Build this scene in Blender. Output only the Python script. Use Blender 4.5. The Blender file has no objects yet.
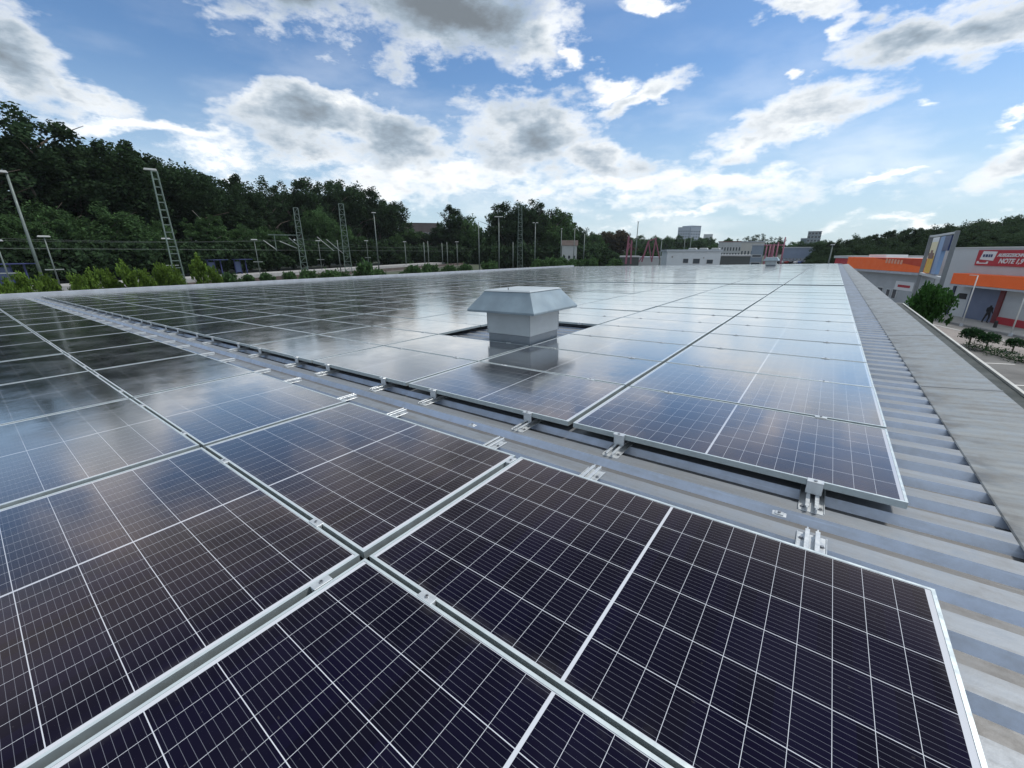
import bpy, bmesh, math, random
import numpy as np
from mathutils import Matrix, Vector

R_ = math.radians
sc = bpy.context.scene
COL = sc.collection

# ------------------------------------------------------------------ camera
# the roof falls 1.65 degrees towards the railway: everything on it is built in
# roof coordinates (x along the ribs, y along the parapet) and set down by ROOF
CAM_R = Vector((1.3147, -0.7248, 1.1183))
THETA = R_(1.6518)
EYE = 6.5
ROOF = Matrix.Translation((0, 0, EYE)) @ Matrix.Rotation(-THETA, 4, 'Y') @ Matrix.Translation(-CAM_R)
CW = Matrix(((0.800278934, -0.183975752, 0.570707062),
             (0.599627907, 0.245538803, -0.761680424),
             (0.0, 0.951768679, 0.306816527)))
F = 409.111
cam = bpy.data.cameras.new('camera')
cam.sensor_fit = 'HORIZONTAL'
cam.sensor_width = 36.0
cam.lens = 36.0 * F / 1024
cam.clip_start = 0.05
cam.clip_end = 9000
camo = bpy.data.objects.new('camera', cam)
COL.objects.link(camo)
camo.matrix_world = Matrix.Translation((0, 0, EYE)) @ CW.to_4x4()
sc.camera = camo


def ray(px, py):
    return (CW @ Vector(((px - 512) / F, -(py - 384) / F, -1))).normalized()


# ------------------------------------------------------------------ light
SUN_EL, SUN_AZ = R_(56), R_(38)          # azimuth from +Y towards +X
sun = bpy.data.lights.new('sun', 'SUN')
sun.energy = 2.2
sun.angle = R_(6)
sun.color = (1.0, 0.96, 0.9)
suno = bpy.data.objects.new('sun', sun)
COL.objects.link(suno)
sd = Vector((math.sin(SUN_AZ) * math.cos(SUN_EL), math.cos(SUN_AZ) * math.cos(SUN_EL), math.sin(SUN_EL)))
suno.rotation_euler = sd.to_track_quat('Z', 'Y').to_euler()
suno.location = sd * 50

sc.view_settings.view_transform = 'Standard'
sc.view_settings.look = 'None'
sc.view_settings.gamma = 1
sc.view_settings.use_curve_mapping = False
sc.view_settings.exposure = 0.45


# ------------------------------------------------------------------ node helper
class NT:
    def __init__(self, tree):
        self.t = tree

    def n(self, typ, **kw):
        nd = self.t.nodes.new(typ)
        for k, v in kw.items():
            setattr(nd, k, v)
        return nd

    def put(self, sock, v):
        if isinstance(v, bpy.types.NodeSocket):
            self.t.links.new(v, sock)
        elif v is not None:
            sock.default_value = v

    def m(self, op, a, b=None, c=None, clamp=False):
        nd = self.n('ShaderNodeMath', operation=op, use_clamp=clamp)
        self.put(nd.inputs[0], a)
        if b is not None:
            self.put(nd.inputs[1], b)
        if c is not None:
            self.put(nd.inputs[2], c)
        return nd.outputs[0]

    def vm(self, op, a, b=None, s=None):
        nd = self.n('ShaderNodeVectorMath', operation=op)
        self.put(nd.inputs[0], a)
        if b is not None:
            self.put(nd.inputs[1], b)
        if s is not None:
            self.put(nd.inputs['Scale'], s)
        return nd.outputs['Value'] if op in ('LENGTH', 'DOT_PRODUCT', 'DISTANCE') else nd.outputs[0]

    def noise(self, vec, scale, detail=5, rough=0.55, out='Fac', dist=0.0):
        nd = self.n('ShaderNodeTexNoise')
        if vec is not None:
            self.put(nd.inputs['Vector'], vec)
        nd.inputs['Scale'].default_value = scale
        nd.inputs['Detail'].default_value = detail
        nd.inputs['Roughness'].default_value = rough
        nd.inputs['Distortion'].default_value = dist
        return nd.outputs[out]

    def mix(self, f, a, b):
        nd = self.n('ShaderNodeMix', data_type='RGBA')
        self.put(nd.inputs[0], f)
        self.put(nd.inputs[6], a)
        self.put(nd.inputs[7], b)
        return nd.outputs[2]

    def step(self, v, lo, hi, a=0.0, b=1.0, smooth=True):
        nd = self.n('ShaderNodeMapRange', interpolation_type='SMOOTHSTEP' if smooth else 'LINEAR')
        self.put(nd.inputs[0], v)
        nd.inputs[1].default_value = lo
        nd.inputs[2].default_value = hi
        nd.inputs[3].default_value = a
        nd.inputs[4].default_value = b
        return nd.outputs[0]


# ------------------------------------------------------------------ world
world = bpy.data.worlds.new('World')
sc.world = world
world.use_nodes = True
world.node_tree.nodes.clear()
W = NT(world.node_tree)
bg = W.n('ShaderNodeBackground')
bg.inputs['Strength'].default_value = 0.1
wout = W.n('ShaderNodeOutputWorld')
W.t.links.new(bg.outputs[0], wout.inputs[0])
sky = W.n('ShaderNodeTexSky', sky_type='NISHITA')
sky.sun_disc = False
sky.sun_elevation = SUN_EL
sky.sun_rotation = SUN_AZ
sky.altitude = 50
sky.air_density = 1.0
sky.dust_density = 0.6
sky.ozone_density = 2.0
geo = W.n('ShaderNodeTexCoord').outputs['Generated']
sep = W.n('ShaderNodeSeparateXYZ')
W.put(sep.inputs[0], geo)
zz = sep.outputs[2]
flat = W.vm('MULTIPLY', geo, (1, 1, 2.2))
n_big = W.noise(flat, 5.0, 3, 0.5, 'Color')
n_mid = W.noise(flat, 16.0, 5, 0.6, 'Color')
warp = W.vm('ADD', W.vm('SCALE', W.vm('SUBTRACT', n_big, (.5, .5, .5)), s=0.16),
            W.vm('SCALE', W.vm('SUBTRACT', n_mid, (.5, .5, .5)), s=0.07))
vec = W.vm('ADD', geo, warp)
fine = W.noise(flat, 24.0, 8, 0.62)
# cumulus: centre, half length, half height (as seen in the sky from the roof), tilt, weight, grey core
CL = [
    (330, -8, 120, 58, 4, 1.1, 1.35), (455, 8, 125, 66, 0, 1.25, 1.4), (545, 30, 48, 44, -10, 1.0, .55),
    (565, 66, 17, 17, 0, .75, .0),
    (400, -95, 220, 70, 0, 1.3, 1.2), (760, -190, 330, 110, 5, 1.1, .9), (60, -170, 260, 110, -10, 1.1, .9), (330, -420, 420, 170, 0, 1.1, .9),
    (20, 52, 125, 42, 27, 1.15, .85), (95, 92, 45, 18, 25, .8, .45), (-60, 10, 90, 60, 20, 1.1, .7),
    (150, 128, 150, 13, 11, .62, .1), (215, 158, 60, 20, 10, .5, .0),
    (310, 128, 112, 38, 5, 1.2, .85), (395, 140, 70, 42, 5, 1.15, .8), (325, 112, 85, 22, 0, 1.0, .35),
    (530, 142, 78, 46, 8, 1.2, .85), (600, 165, 60, 26, 8, 1.0, .55), (440, 175, 170, 26, 0, .7, .2),
    (632, 98, 62, 18, -24, 1.0, .42), (600, 88, 36, 13, -15, .8, .1),
    (640, 190, 260, 20, -2, .55, .08),
    (790, 118, 112, 30, -17, .95, .42), (745, 146, 62, 14, -14, .7, .3),
    (930, 22, 100, 32, -8, 1.1, .75), (1010, 12, 90, 40, -10, 1.1, .8), (815, 2, 75, 14, 8, .85, .3),
    (808, 66, 20, 11, -25, .8, .05),
    (1010, 168, 85, 22, -14, .85, .35), (880, 172, 66, 9, -12, .65, .0), (725, 182, 95, 12, -8, .6, .0),
    (655, 2, 42, 13, 12, .8, .15), (690, 214, 110, 7, -4, .4, .0), (930, 222, 150, 8, -5, .4, .0),
    (930, 116, 24, 8, -5, .5, 0), (1000, 138, 30, 6, -10, .5, 0),
    # out of the picture, seen only in reflections
    (1300, 250, 260, 60, 0, 1.0, .5), (-420, 130, 260, 70, 0, 1.0, .6),
]
dens = None
core = None
for px, py, hw, hh, rot, wgt, grey in CL:
    c = ray(px, py)
    e = R_(rot)
    u = (ray(px + 8 * math.cos(e), py + 8 * math.sin(e)) - c)
    u -= c * u.dot(c)
    ku = u.length / 8
    u.normalize()
    w = c.cross(u)
    kw = (ray(px - 8 * math.sin(e), py + 8 * math.cos(e)) - c).length / 8
    rot_m = Matrix((u, w, c)).transposed()
    mp = W.n('ShaderNodeMapping', vector_type='TEXTURE')
    W.put(mp.inputs[0], vec)
    mp.inputs[1].default_value = c
    mp.inputs[2].default_value = rot_m.to_euler()
    mp.inputs[3].default_value = (hw * ku, hh * kw, 0.7)
    ln = W.vm('LENGTH', mp.outputs[0])
    d = W.m('MULTIPLY_ADD', ln, -wgt, wgt)
    dens = d if dens is None else W.m('SMOOTH_MAX', dens, d, 0.12)
    if grey > 0:
        g = W.m('MULTIPLY_ADD', ln, -grey, grey)
        core = g if core is None else W.m('MAXIMUM', core, g)
# thin general cloud field in front of the camera and over the rest of the sky
wide = W.noise(W.vm('MULTIPLY', geo, (1, 1, 3.0)), 3.2, 6, 0.58)
dens2 = W.m('ADD', dens, W.m('MULTIPLY', W.m('SUBTRACT', fine, 0.5), 1.25))
cover = W.step(dens2, -0.08, 0.56)
veil = W.m('MULTIPLY', W.step(wide, 0.46, 0.75), W.step(zz, 0.5, 0.02, 0, .45))
cover = W.m('MAXIMUM', cover, veil)
# thin high cloud above the picture
high = W.m('MULTIPLY', W.step(zz, .40, .52), W.step(W.noise(geo, 2.6, 3, .5), .30, .62, .45, .9))
cover = W.m('MAXIMUM', cover, high)
# broken grey cloud added overhead and behind the photographer to neutralise blue ambient light
back = W.step(W.vm('DOT_PRODUCT', geo, (.50, -.62, .61)), .30, .75)
cover = W.m('MAXIMUM', cover, W.m('MULTIPLY', back, W.step(wide, .30, .55, .25, .95)))
lump = W.noise(flat, 12.0, 7, 0.6)
thick = W.m('ADD', core, W.m('ADD', W.m('MULTIPLY', W.m('SUBTRACT', lump, 0.5), 0.75), W.m('MULTIPLY', W.m('SUBTRACT', fine, 0.5), 0.35)))
greyf = W.step(thick, -0.18, 0.72)
greyf = W.m('MAXIMUM', greyf, W.m('MULTIPLY', back, .62))
greyf = W.m('MAXIMUM', greyf, W.m('MULTIPLY', high, .9))
cloud_col = W.mix(greyf, (9.6, 9.6, 9.5, 1), (2.9, 3.6, 4.35, 1))
cloud_col = W.mix(W.step(thick, .50, 1.12), cloud_col, (1.55, 1.8, 2.05, 1))
haze_col = W.mix(W.step(zz, 0.0, 0.34, .72, .0), W.vm('SCALE', W.vm('MULTIPLY', sky.outputs[0], (.68, .86, 1.0)), s=W.step(zz, .38, .85, 1.0, .5)), (4.7, 5.7, 6.4, 1))
W.put(bg.inputs[0], W.mix(cover, haze_col, cloud_col))
# ------------------------------------------------------------------ materials
MATS = {}


def mat(name, base=(.5, .5, .5), rough=.6, metal=0.0, var=0.0, vscale=3.0, spec=.5, bump=0.0, bscale=40.0, stretch=(1, 1, 1), emit=None):
    if name in MATS:
        return MATS[name]
    m = bpy.data.materials.new(name)
    m.use_nodes = True
    t = NT(m.node_tree)
    b = m.node_tree.nodes['Principled BSDF']
    b.inputs['Roughness'].default_value = rough
    b.inputs['Metallic'].default_value = metal
    b.inputs['Specular IOR Level'].default_value = spec
    co = t.n('ShaderNodeTexCoord').outputs['Object']
    if stretch != (1, 1, 1):
        co = t.vm('MULTIPLY', co, stretch)
    c = (*base, 1)
    nz = t.noise(co, vscale, 6, .6)
    lo = tuple(x * (1 - var) for x in base) + (1,)
    hi = tuple(min(1, x * (1 + var)) for x in base) + (1,)
    t.put(b.inputs['Base Color'], t.mix(t.step(nz, .3, .7), lo, hi) if var else c)
    if var:
        t.put(b.inputs['Roughness'], t.step(t.noise(co, vscale * 2.3, 4, .6), .3, .7, max(.02, rough - .12), min(1, rough + .12)))
    if bump:
        bp = t.n('ShaderNodeBump')
        bp.inputs['Strength'].default_value = bump
        bp.inputs['Distance'].default_value = .01
        t.put(bp.inputs['Height'], t.noise(co, bscale, 4, .6))
        t.put(b.inputs['Normal'], bp.outputs[0])
    MATS[name] = m
    return m


def leafmat(name, base):
    m = bpy.data.materials.new(name)
    m.use_nodes = True
    t = NT(m.node_tree)
    t.t.nodes.clear()
    at = t.n('ShaderNodeAttribute', attribute_name='tint')
    col = t.mix(at.outputs['Fac'], tuple(x * .5 for x in base) + (1,), tuple(x * 2.0 for x in base) + (1,))
    di = t.n('ShaderNodeBsdfDiffuse')
    tr = t.n('ShaderNodeBsdfTranslucent')
    t.put(di.inputs[0], col)
    t.put(tr.inputs[0], t.mix(.5, col, tuple(x * 1.2 for x in base) + (1,)))
    mx = t.n('ShaderNodeMixShader')
    mx.inputs[0].default_value = .3
    t.t.links.new(di.outputs[0], mx.inputs[1])
    t.t.links.new(tr.outputs[0], mx.inputs[2])
    o = t.n('ShaderNodeOutputMaterial')
    t.t.links.new(mx.outputs[0], o.inputs[0])
    MATS[name] = m
    return m


PL, PW = 1.755, 1.038            # module outline
GX, GY = 0.0382, 0.0196
LIP = .011


def panel_material():
    m = bpy.data.materials.new('module_glass')
    m.use_nodes = True
    t = NT(m.node_tree)
    b = m.node_tree.nodes['Principled BSDF']
    uv = t.n('ShaderNodeUVMap', uv_map='UVMap')
    s = t.n('ShaderNodeSeparateXYZ')
    t.put(s.inputs[0], uv.outputs[0])
    u, v = s.outputs[0], s.outputs[1]
    px, lx = .0846, .0014
    py_, ly = .1688, .0024
    uu = t.m('SUBTRACT', t.m('ABSOLUTE', t.m('SUBTRACT', u, PL / 2)), .0058)
    mid = t.m('LESS_THAN', uu, 0)
    endm = t.m('GREATER_THAN', uu, px * 10 - lx)
    linx = t.m('GREATER_THAN', t.m('FLOORED_MODULO', uu, px), px - lx)
    vv = t.m('SUBTRACT', v, PW / 2 - 3 * py_ + ly / 2)
    liny = t.m('GREATER_THAN', t.m('FLOORED_MODULO', vv, py_), py_ - ly)
    outy = t.m('MAXIMUM', t.m('LESS_THAN', vv, 0), t.m('GREATER_THAN', vv, 6 * py_ - ly))
    white = t.m('MAXIMUM', t.m('MAXIMUM', mid, endm), t.m('MAXIMUM', t.m('MAXIMUM', linx, liny), outy))
    bb = (py_ - ly) / 9
    busw = .0010
    bus = t.m('GREATER_THAN', t.m('FLOORED_MODULO', t.m('ADD', t.m('FLOORED_MODULO', vv, py_), bb / 2), bb), bb - busw)
    # slight difference of blue from cell to cell
    ce = t.n('ShaderNodeCombineXYZ')
    t.put(ce.inputs[0], t.m('FLOOR', t.m('DIVIDE', u, px)))
    t.put(ce.inputs[1], t.m('FLOOR', t.m('DIVIDE', vv, py_)))
    oi = t.n('ShaderNodeObjectInfo')
    t.put(ce.inputs[2], oi.outputs['Random'])
    wn = t.n('ShaderNodeTexWhiteNoise')
    t.put(wn.inputs[0], ce.outputs[0])
    cell = t.mix(wn.outputs['Value'], (.0017, .0015, .0062, 1), (.0032, .0027, .0125, 1))
    col = t.mix(t.m('MULTIPLY', bus, .34), cell, (.34, .36, .42, 1))
    col = t.mix(white, col, (.52, .545, .59, 1))
    # thin uneven film of dust and a few specks
    co = t.n('ShaderNodeTexCoord').outputs['Object']
    off = t.vm('ADD', co, t.vm('SCALE', oi.outputs['Location'], s=1.7))
    du = t.noise(off, 2.2, 6, .65)
    sp = t.step(t.noise(off, 55, 2, .5), .73, .80)
    edge = t.m('MINIMUM', t.m('MINIMUM', u, t.m('SUBTRACT', PL, u)), t.m('MINIMUM', v, t.m('SUBTRACT', PW, v)))
    rim = t.m('MULTIPLY', t.step(edge, .012, .055, .045, 0), t.step(t.noise(off, 7, 5, .65), .42, .66))
    dust = t.m('ADD', rim, t.step(du, .35, .8, .001, .009))
    dust = t.m('ADD', dust, t.m('MULTIPLY', sp, .05))
    col = t.mix(dust, col, (.50, .48, .44, 1))
    # coated solar glass: next to no mirror straight down, a warm one aslant, a full one at a glance
    bp = t.n('ShaderNodeBump')
    bp.inputs['Strength'].default_value = .035
    bp.inputs['Distance'].default_value = .02
    t.put(bp.inputs['Height'], t.noise(off, 6, 2, .5))
    t.t.nodes.remove(b)
    di = t.n('ShaderNodeBsdfDiffuse')
    t.put(di.inputs['Color'], col)
    lw = t.n('ShaderNodeLayerWeight')
    lw.inputs[0].default_value = .5
    face = lw.outputs['Facing']
    cr = t.n('ShaderNodeValToRGB')
    el = cr.color_ramp.elements
    el[0].position, el[0].color = 0, (.011,) * 3 + (1,)
    el[1].position, el[1].color = 1, (.96,) * 3 + (1,)
    for p_, v_ in ((.25, .010), (.38, .021), (.50, .11), (.60, .31), (.70, .54), (.80, .73), (.90, .89)):
        e_ = el.new(p_)
        e_.color = (v_, v_, v_, 1)
    t.put(cr.inputs[0], face)
    gl = t.n('ShaderNodeBsdfAnisotropic')
    t.put(gl.inputs['Color'], t.mix(t.step(face, .50, .82), t.mix(t.step(face, .24, .50), (.62, .60, 1, 1), (1, .79, .70, 1)), (1, .985, .96, 1)))
    t.put(gl.inputs['Roughness'], t.step(du, .3, .75, .10, .18))
    t.put(gl.inputs['Normal'], bp.outputs[0])
    mx = t.n('ShaderNodeMixShader')
    t.put(mx.inputs[0], cr.outputs[0])
    t.t.links.new(di.outputs[0], mx.inputs[1])
    t.t.links.new(gl.outputs[0], mx.inputs[2])
    t.t.links.new(mx.outputs[0], t.t.nodes['Material Output'].inputs[0])
    return m


M_GLASS = panel_material()
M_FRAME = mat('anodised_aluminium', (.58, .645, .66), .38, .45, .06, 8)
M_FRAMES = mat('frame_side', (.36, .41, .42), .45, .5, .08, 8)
M_RAIL = mat('bright_aluminium', (.56, .59, .61), .42, .6, .06, 20)
M_STEEL = mat('screw_steel', (.35, .36, .38), .35, .9)
M_DARK = mat('dark_rubber', (.02, .02, .022), .7)


def roof_mat(name, base, dirt, amt):
    m = bpy.data.materials.new(name)
    m.use_nodes = True
    t = NT(m.node_tree)
    b = m.node_tree.nodes['Principled BSDF']
    co = t.n('ShaderNodeTexCoord').outputs['Object']
    lon = t.vm('MULTIPLY', co, (.35, 6, 1))
    n1 = t.noise(lon, 2.2, 7, .65)
    n2 = t.noise(co, 9, 6, .7)
    n3 = t.noise(t.vm('MULTIPLY', co, (.5, 14, 2)), 5, 5, .6)
    f = t.step(t.m('ADD', t.m('MULTIPLY', n1, .6), t.m('MULTIPLY', n2, .4)), .36, .66, 0, amt)
    c = t.mix(f, (*base, 1), (*dirt, 1))
    c = t.mix(t.step(n3, .58, .74, 0, .35), c, tuple(x * 1.35 for x in base) + (1,))
    t.put(b.inputs['Base Color'], c)
    t.put(b.inputs['Roughness'], t.step(n2, .3, .7, .38, .62))
    b.inputs['Metallic'].default_value = .35
    bp = t.n('ShaderNodeBump')
    bp.inputs['Strength'].default_value = .25
    bp.inputs['Distance'].default_value = .004
    t.put(bp.inputs['Height'], n2)
    t.put(b.inputs['Normal'], bp.outputs[0])
    MATS[name] = m
    return m


M_RIB = roof_mat('rib_side_skylit', (.46, .53, .65), (.36, .39, .43), .8)  # bluish, lightened base colour carries the sky's light on the slopes
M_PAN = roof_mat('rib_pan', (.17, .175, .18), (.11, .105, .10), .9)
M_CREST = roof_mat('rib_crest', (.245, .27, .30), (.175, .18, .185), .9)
M_COPING = roof_mat('coping_sheet', (.25, .27, .275), (.14, .14, .135), .9)
# brown run-off stains along the inner edge of the coping
_t = NT(M_COPING.node_tree)
_b = M_COPING.node_tree.nodes['Principled BSDF']
_c = _t.n('ShaderNodeTexCoord').outputs['Object']
_s = _t.n('ShaderNodeSeparateXYZ')
_t.put(_s.inputs[0], _c)
_n = _t.noise(_t.vm('MULTIPLY', _c, (2.2, 3.2, 1)), 1.6, 6, .62)
_f = _t.m('MULTIPLY', _t.step(_t.m('ADD', _s.outputs[0], _t.m('MULTIPLY', _n, -.5)), 1.82, 2.12, .8, 0), _t.step(_n, .42, .60))
_src = _b.inputs['Base Color'].links[0].from_socket
_t.put(_b.inputs['Base Color'], _t.mix(_f, _src, (.095, .092, .086, 1)))
M_PARAPET = mat('parapet_sheet', (.42, .45, .49), .5, .3, .12, 2)


# ------------------------------------------------------------------ mesh builder
class MB:
    def __init__(self):
        self.v, self.f, self.mi, self.uv = [], [], [], []

    def quad(self, pts, mi=0):
        i = len(self.v)
        self.v += [tuple(p) for p in pts]
        self.f.append(tuple(range(i, i + len(pts))))
        self.mi.append(mi)

    def box(self, x0, x1, y0, y1, z0, z1, mi=0, M=None, top=None):
        P = [(x0, y0, z0), (x1, y0, z0), (x1, y1, z0), (x0, y1, z0), (x0, y0, z1), (x1, y0, z1), (x1, y1, z1), (x0, y1, z1)]
        if M is not None:
            P = [tuple(M @ Vector(p)) for p in P]
        i = len(self.v)
        self.v += P
        for k, q in enumerate([(0, 3, 2, 1), (4, 5, 6, 7), (0, 1, 5, 4), (1, 2, 6, 5), (2, 3, 7, 6), (3, 0, 4, 7)]):
            self.f.append(tuple(i + a for a in q))
            self.mi.append(top if (top is not None and k == 1) else mi)

    def tube(self, a, b, r0, r1=None, n=8, mi=0, cap=True):
        a, b = Vector(a), Vector(b)
        r1 = r0 if r1 is None else r1
        d = (b - a).normalized()
        x = d.orthogonal().normalized()
        y = d.cross(x)
        i = len(self.v)
        for c, r in ((a, r0), (b, r1)):
            for k in range(n):
                t = 2 * math.pi * k / n
                self.v.append(tuple(c + x * (r * math.cos(t)) + y * (r * math.sin(t))))
        for k in range(n):
            self.f.append((i + k, i + (k + 1) % n, i + n + (k + 1) % n, i + n + k))
            self.mi.append(mi)
        if cap:
            self.f.append(tuple(i + k for k in reversed(range(n))))
            self.f.append(tuple(i + n + k for k in range(n)))
            self.mi += [mi, mi]

    def bar(self, a, b, w, h=None, mi=0):
        """square bar from a to b"""
        a, b = Vector(a), Vector(b)
        h = h or w
        d = b - a
        q = d.to_track_quat('X', 'Z').to_matrix().to_4x4()
        self.box(0, d.length, -w / 2, w / 2, -h / 2, h / 2, mi, Matrix.Translation(a) @ q)

    def frustum(self, x0, x1, y0, y1, z0, X0, X1, Y0, Y1, z1, mi=0, top=None):
        P = [(x0, y0, z0), (x1, y0, z0), (x1, y1, z0), (x0, y1, z0), (X0, Y0, z1), (X1, Y0, z1), (X1, Y1, z1), (X0, Y1, z1)]
        i = len(self.v)
        self.v += P
        for k, q in enumerate([(0, 3, 2, 1), (4, 5, 6, 7), (0, 1, 5, 4), (1, 2, 6, 5), (2, 3, 7, 6), (3, 0, 4, 7)]):
            self.f.append(tuple(i + a for a in q))
            self.mi.append(top if (top is not None and k == 1) else mi)

    def mesh(self, name, mats, smooth=False):
        me = bpy.data.meshes.new(name)
        me.from_pydata(self.v, [], self.f)
        for m in (mats if isinstance(mats, (list, tuple)) else [mats]):
            me.materials.append(m)
        me.polygons.foreach_set('material_index', self.mi)
        if smooth:
            me.polygons.foreach_set('use_smooth', [True] * len(self.f))
        me.update()
        return me

    def bevel(self, name, mats, w=.003, seg=1):
        me = self.mesh(name, mats)
        bm = bmesh.new()
        bm.from_mesh(me)
        bmesh.ops.bevel(bm, geom=bm.edges[:], offset=w, segments=seg, affect='EDGES', clamp_overlap=True)
        bm.to_mesh(me)
        bm.free()
        return me


def tag(o, label=None, cat=None, group=None, kind=None):
    if label:
        o['label'] = label
    if cat:
        o['category'] = cat
    if group:
        o['group'] = group
    if kind:
        o['kind'] = kind
    return o


def thing(name, label, cat, M=None, group=None):
    o = bpy.data.objects.new(name, None)
    o.empty_display_size = .2
    COL.objects.link(o)
    if M is not None:
        o.matrix_world = M if isinstance(M, Matrix) else Matrix.Translation(M)
    return tag(o, label, cat, group)


def part(name, me, parent, loc=None):
    o = bpy.data.objects.new(name, me)
    COL.objects.link(o)
    o.parent = parent
    if loc is not None:
        o.location = loc
    return o


def solo(name, me, label, cat, M=None, group=None, kind=None):
    o = bpy.data.objects.new(name, me)
    COL.objects.link(o)
    if M is not None:
        o.matrix_world = M if isinstance(M, Matrix) else Matrix.Translation(M)
    return tag(o, label, cat, group, kind)


def structure(name, me, M=None):
    return solo(name, me, None, None, M, None, 'structure')


def dup(root, M, label=None, group=None):
    r = root.copy()
    COL.objects.link(r)
    r.matrix_world = M if isinstance(M, Matrix) else Matrix.Translation(M)
    if label:
        r['label'] = label
    if group:
        r['group'] = group
    for ch in root.children:
        c = ch.copy()
        COL.objects.link(c)
        c.parent = r
        for g in ch.children:
            d = g.copy()
            COL.objects.link(d)
            d.parent = c
    return r


ONES = ['', 'first', 'second', 'third', 'fourth', 'fifth', 'sixth', 'seventh', 'eighth', 'ninth', 'tenth', 'eleventh', 'twelfth',
        'thirteenth', 'fourteenth', 'fifteenth', 'sixteenth', 'seventeenth', 'eighteenth', 'nineteenth']


def nth(n):
    if n < 20:
        return ONES[n]
    return {2: 'twenty', 3: 'thirty', 4: 'forty'}[n // 10] + '-' + ONES[n % 10] if n % 10 else {2: 'twentieth', 3: 'thirtieth', 4: 'fortieth'}[n // 10]


def on_roof(x, y, z, rz=0.0):
    return ROOF @ Matrix.Translation((x, y, z)) @ Matrix.Rotation(rz, 4, 'Z')


def project(p):
    q = CW.transposed() @ (p - Vector((0, 0, EYE)))
    if q.z > -.05:
        return None
    return 512 + F * q.x / -q.z, 384 - F * q.y / -q.z


# ------------------------------------------------------------------ ground (world coordinates)
GR_ASPH = mat('asphalt', (.12, .12, .118), .85, 0, .22, .35, bump=.2, bscale=3)
GR_FIELD = mat('mixed_ground', (.035, .045, .025), .95, 0, .4, .06)
GR_BALLAST = mat('ballast', (.09, .085, .075), .95, 0, .35, .9)
GR_PAVE = mat('paving', (.34, .33, .31), .85, 0, .12, 1.2)
CONC = mat('concrete', (.30, .30, .295), .8, 0, .15, 1.0)

b = MB()
b.quad([(-4000, -4000, 0), (4000, -4000, 0), (4000, 4000, 0), (-4000, 4000, 0)])
structure('ground', b.mesh('ground', GR_FIELD))
# the railway and the retail street both run along this direction
RT = Vector((-.41, .912, 0)).normalized()
RN = Vector((RT.y, -RT.x, 0))            # to the right of the tracks


def rail(q, s, z=0.0):
    p = RN * q + RT * s
    return Vector((p.x, p.y, z))


def on_line(px, q, py=248):
    """point where the sight line of image column px meets the line at distance q from the camera, parallel to the tracks"""
    d = ray(px, py)
    d.z = 0
    d.normalize()
    k = q / d.dot(RN)
    return d * k


def at(px, r):
    d = ray(px, 248)
    d.z = 0
    d.normalize()
    return d * r


def height_for(px, py, p):
    """height above the ground seen at image row py, for something standing at p"""
    d = ray(px, py)
    return EYE + d.z / math.hypot(d.x, d.y) * math.hypot(p.x, p.y)


ZR = 2.4                                  # top of the railway embankment
b = MB()
for a, c in ((-40, -37),):
    b.quad([rail(-400, -300, ZR), rail(-40, -300, ZR), rail(-40, 900, ZR), rail(-400, 900, ZR)])
    b.quad([rail(-40, -300, ZR), rail(-36, -300, .004), rail(-36, 900, .004), rail(-40, 900, ZR)])
structure('railway_embankment', b.mesh('railway_embankment', GR_FIELD))
b = MB()
b.quad([rail(-66, -300, ZR + .02), rail(-46, -300, ZR + .02), rail(-46, 900, ZR + .02), rail(-66, 900, ZR + .02)])
structure('ballast_bed', b.mesh('ballast_bed', GR_BALLAST))
b = MB()
b.quad([(2, -60, .012), (60, -60, .012), (60, 240, .012), (-8, 240, .012), (-8, 50, .012), (2, 50, .012)])
structure('car_park', b.mesh('car_park', GR_ASPH))

# ------------------------------------------------------------------ the building under the camera
Z_CREST, Z_PAN = -.105, -.150
X_L, X_R, Y_B, Y_F = -29.0, 2.19, -9.0, 54.6
PER = .25
bld = thing('warehouse_building', 'flat warehouse building with ribbed grey metal roof carrying the solar panels', 'building', ROOF)
b = MB()
nrib = int((Y_F - Y_B) / PER)
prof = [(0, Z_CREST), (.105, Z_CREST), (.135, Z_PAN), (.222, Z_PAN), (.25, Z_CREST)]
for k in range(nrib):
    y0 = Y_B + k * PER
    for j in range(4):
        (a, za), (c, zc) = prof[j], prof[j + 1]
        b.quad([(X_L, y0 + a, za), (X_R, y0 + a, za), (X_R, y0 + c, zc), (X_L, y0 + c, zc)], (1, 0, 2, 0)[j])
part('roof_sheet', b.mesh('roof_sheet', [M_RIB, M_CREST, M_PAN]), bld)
b = MB()
seam = 3.07
y = -7.80
while y < Y_F:
    y1 = min(y + seam - .006, Y_F)
    # folded sheet: upstand towards the ribs, broad top falling outwards, drop outside
    b.quad([(2.150, y, -.1035), (2.155, y, -.098), (2.155, y1, -.098), (2.150, y1, -.1035)])
    b.quad([(2.155, y, -.098), (2.66, y, -.060), (2.66, y1, -.060), (2.155, y1, -.098)])
    b.quad([(2.66, y, -.060), (2.665, y, -.34), (2.665, y1, -.34), (2.66, y1, -.060)])
    b.quad([(2.155, y, -.098), (2.150, y, -.1035), (2.66, y, -.1035), (2.66, y, -.060)])
    y += seam
part('coping', b.mesh('coping', M_COPING), bld)
b = MB()
b.v = [(2.16, -.02, -.0945), (2.664, -.02, -.0565), (2.664, .012, -.0565), (2.16, .012, -.0945), (2.16, -.02, -.106), (2.664, -.02, -.068), (2.664, .012, -.068), (2.16, .012, -.106)]
b.f = [(0, 1, 2, 3), (4, 7, 6, 5), (0, 4, 5, 1), (1, 5, 6, 2), (2, 6, 7, 3), (3, 7, 4, 0)]
b.mi = [0] * 6
ME_LAP = b.mesh('coping_seam', mat('coping_lap', (.17, .18, .19), .55, .2, .2, 4))
y = -7.80 + seam
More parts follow.
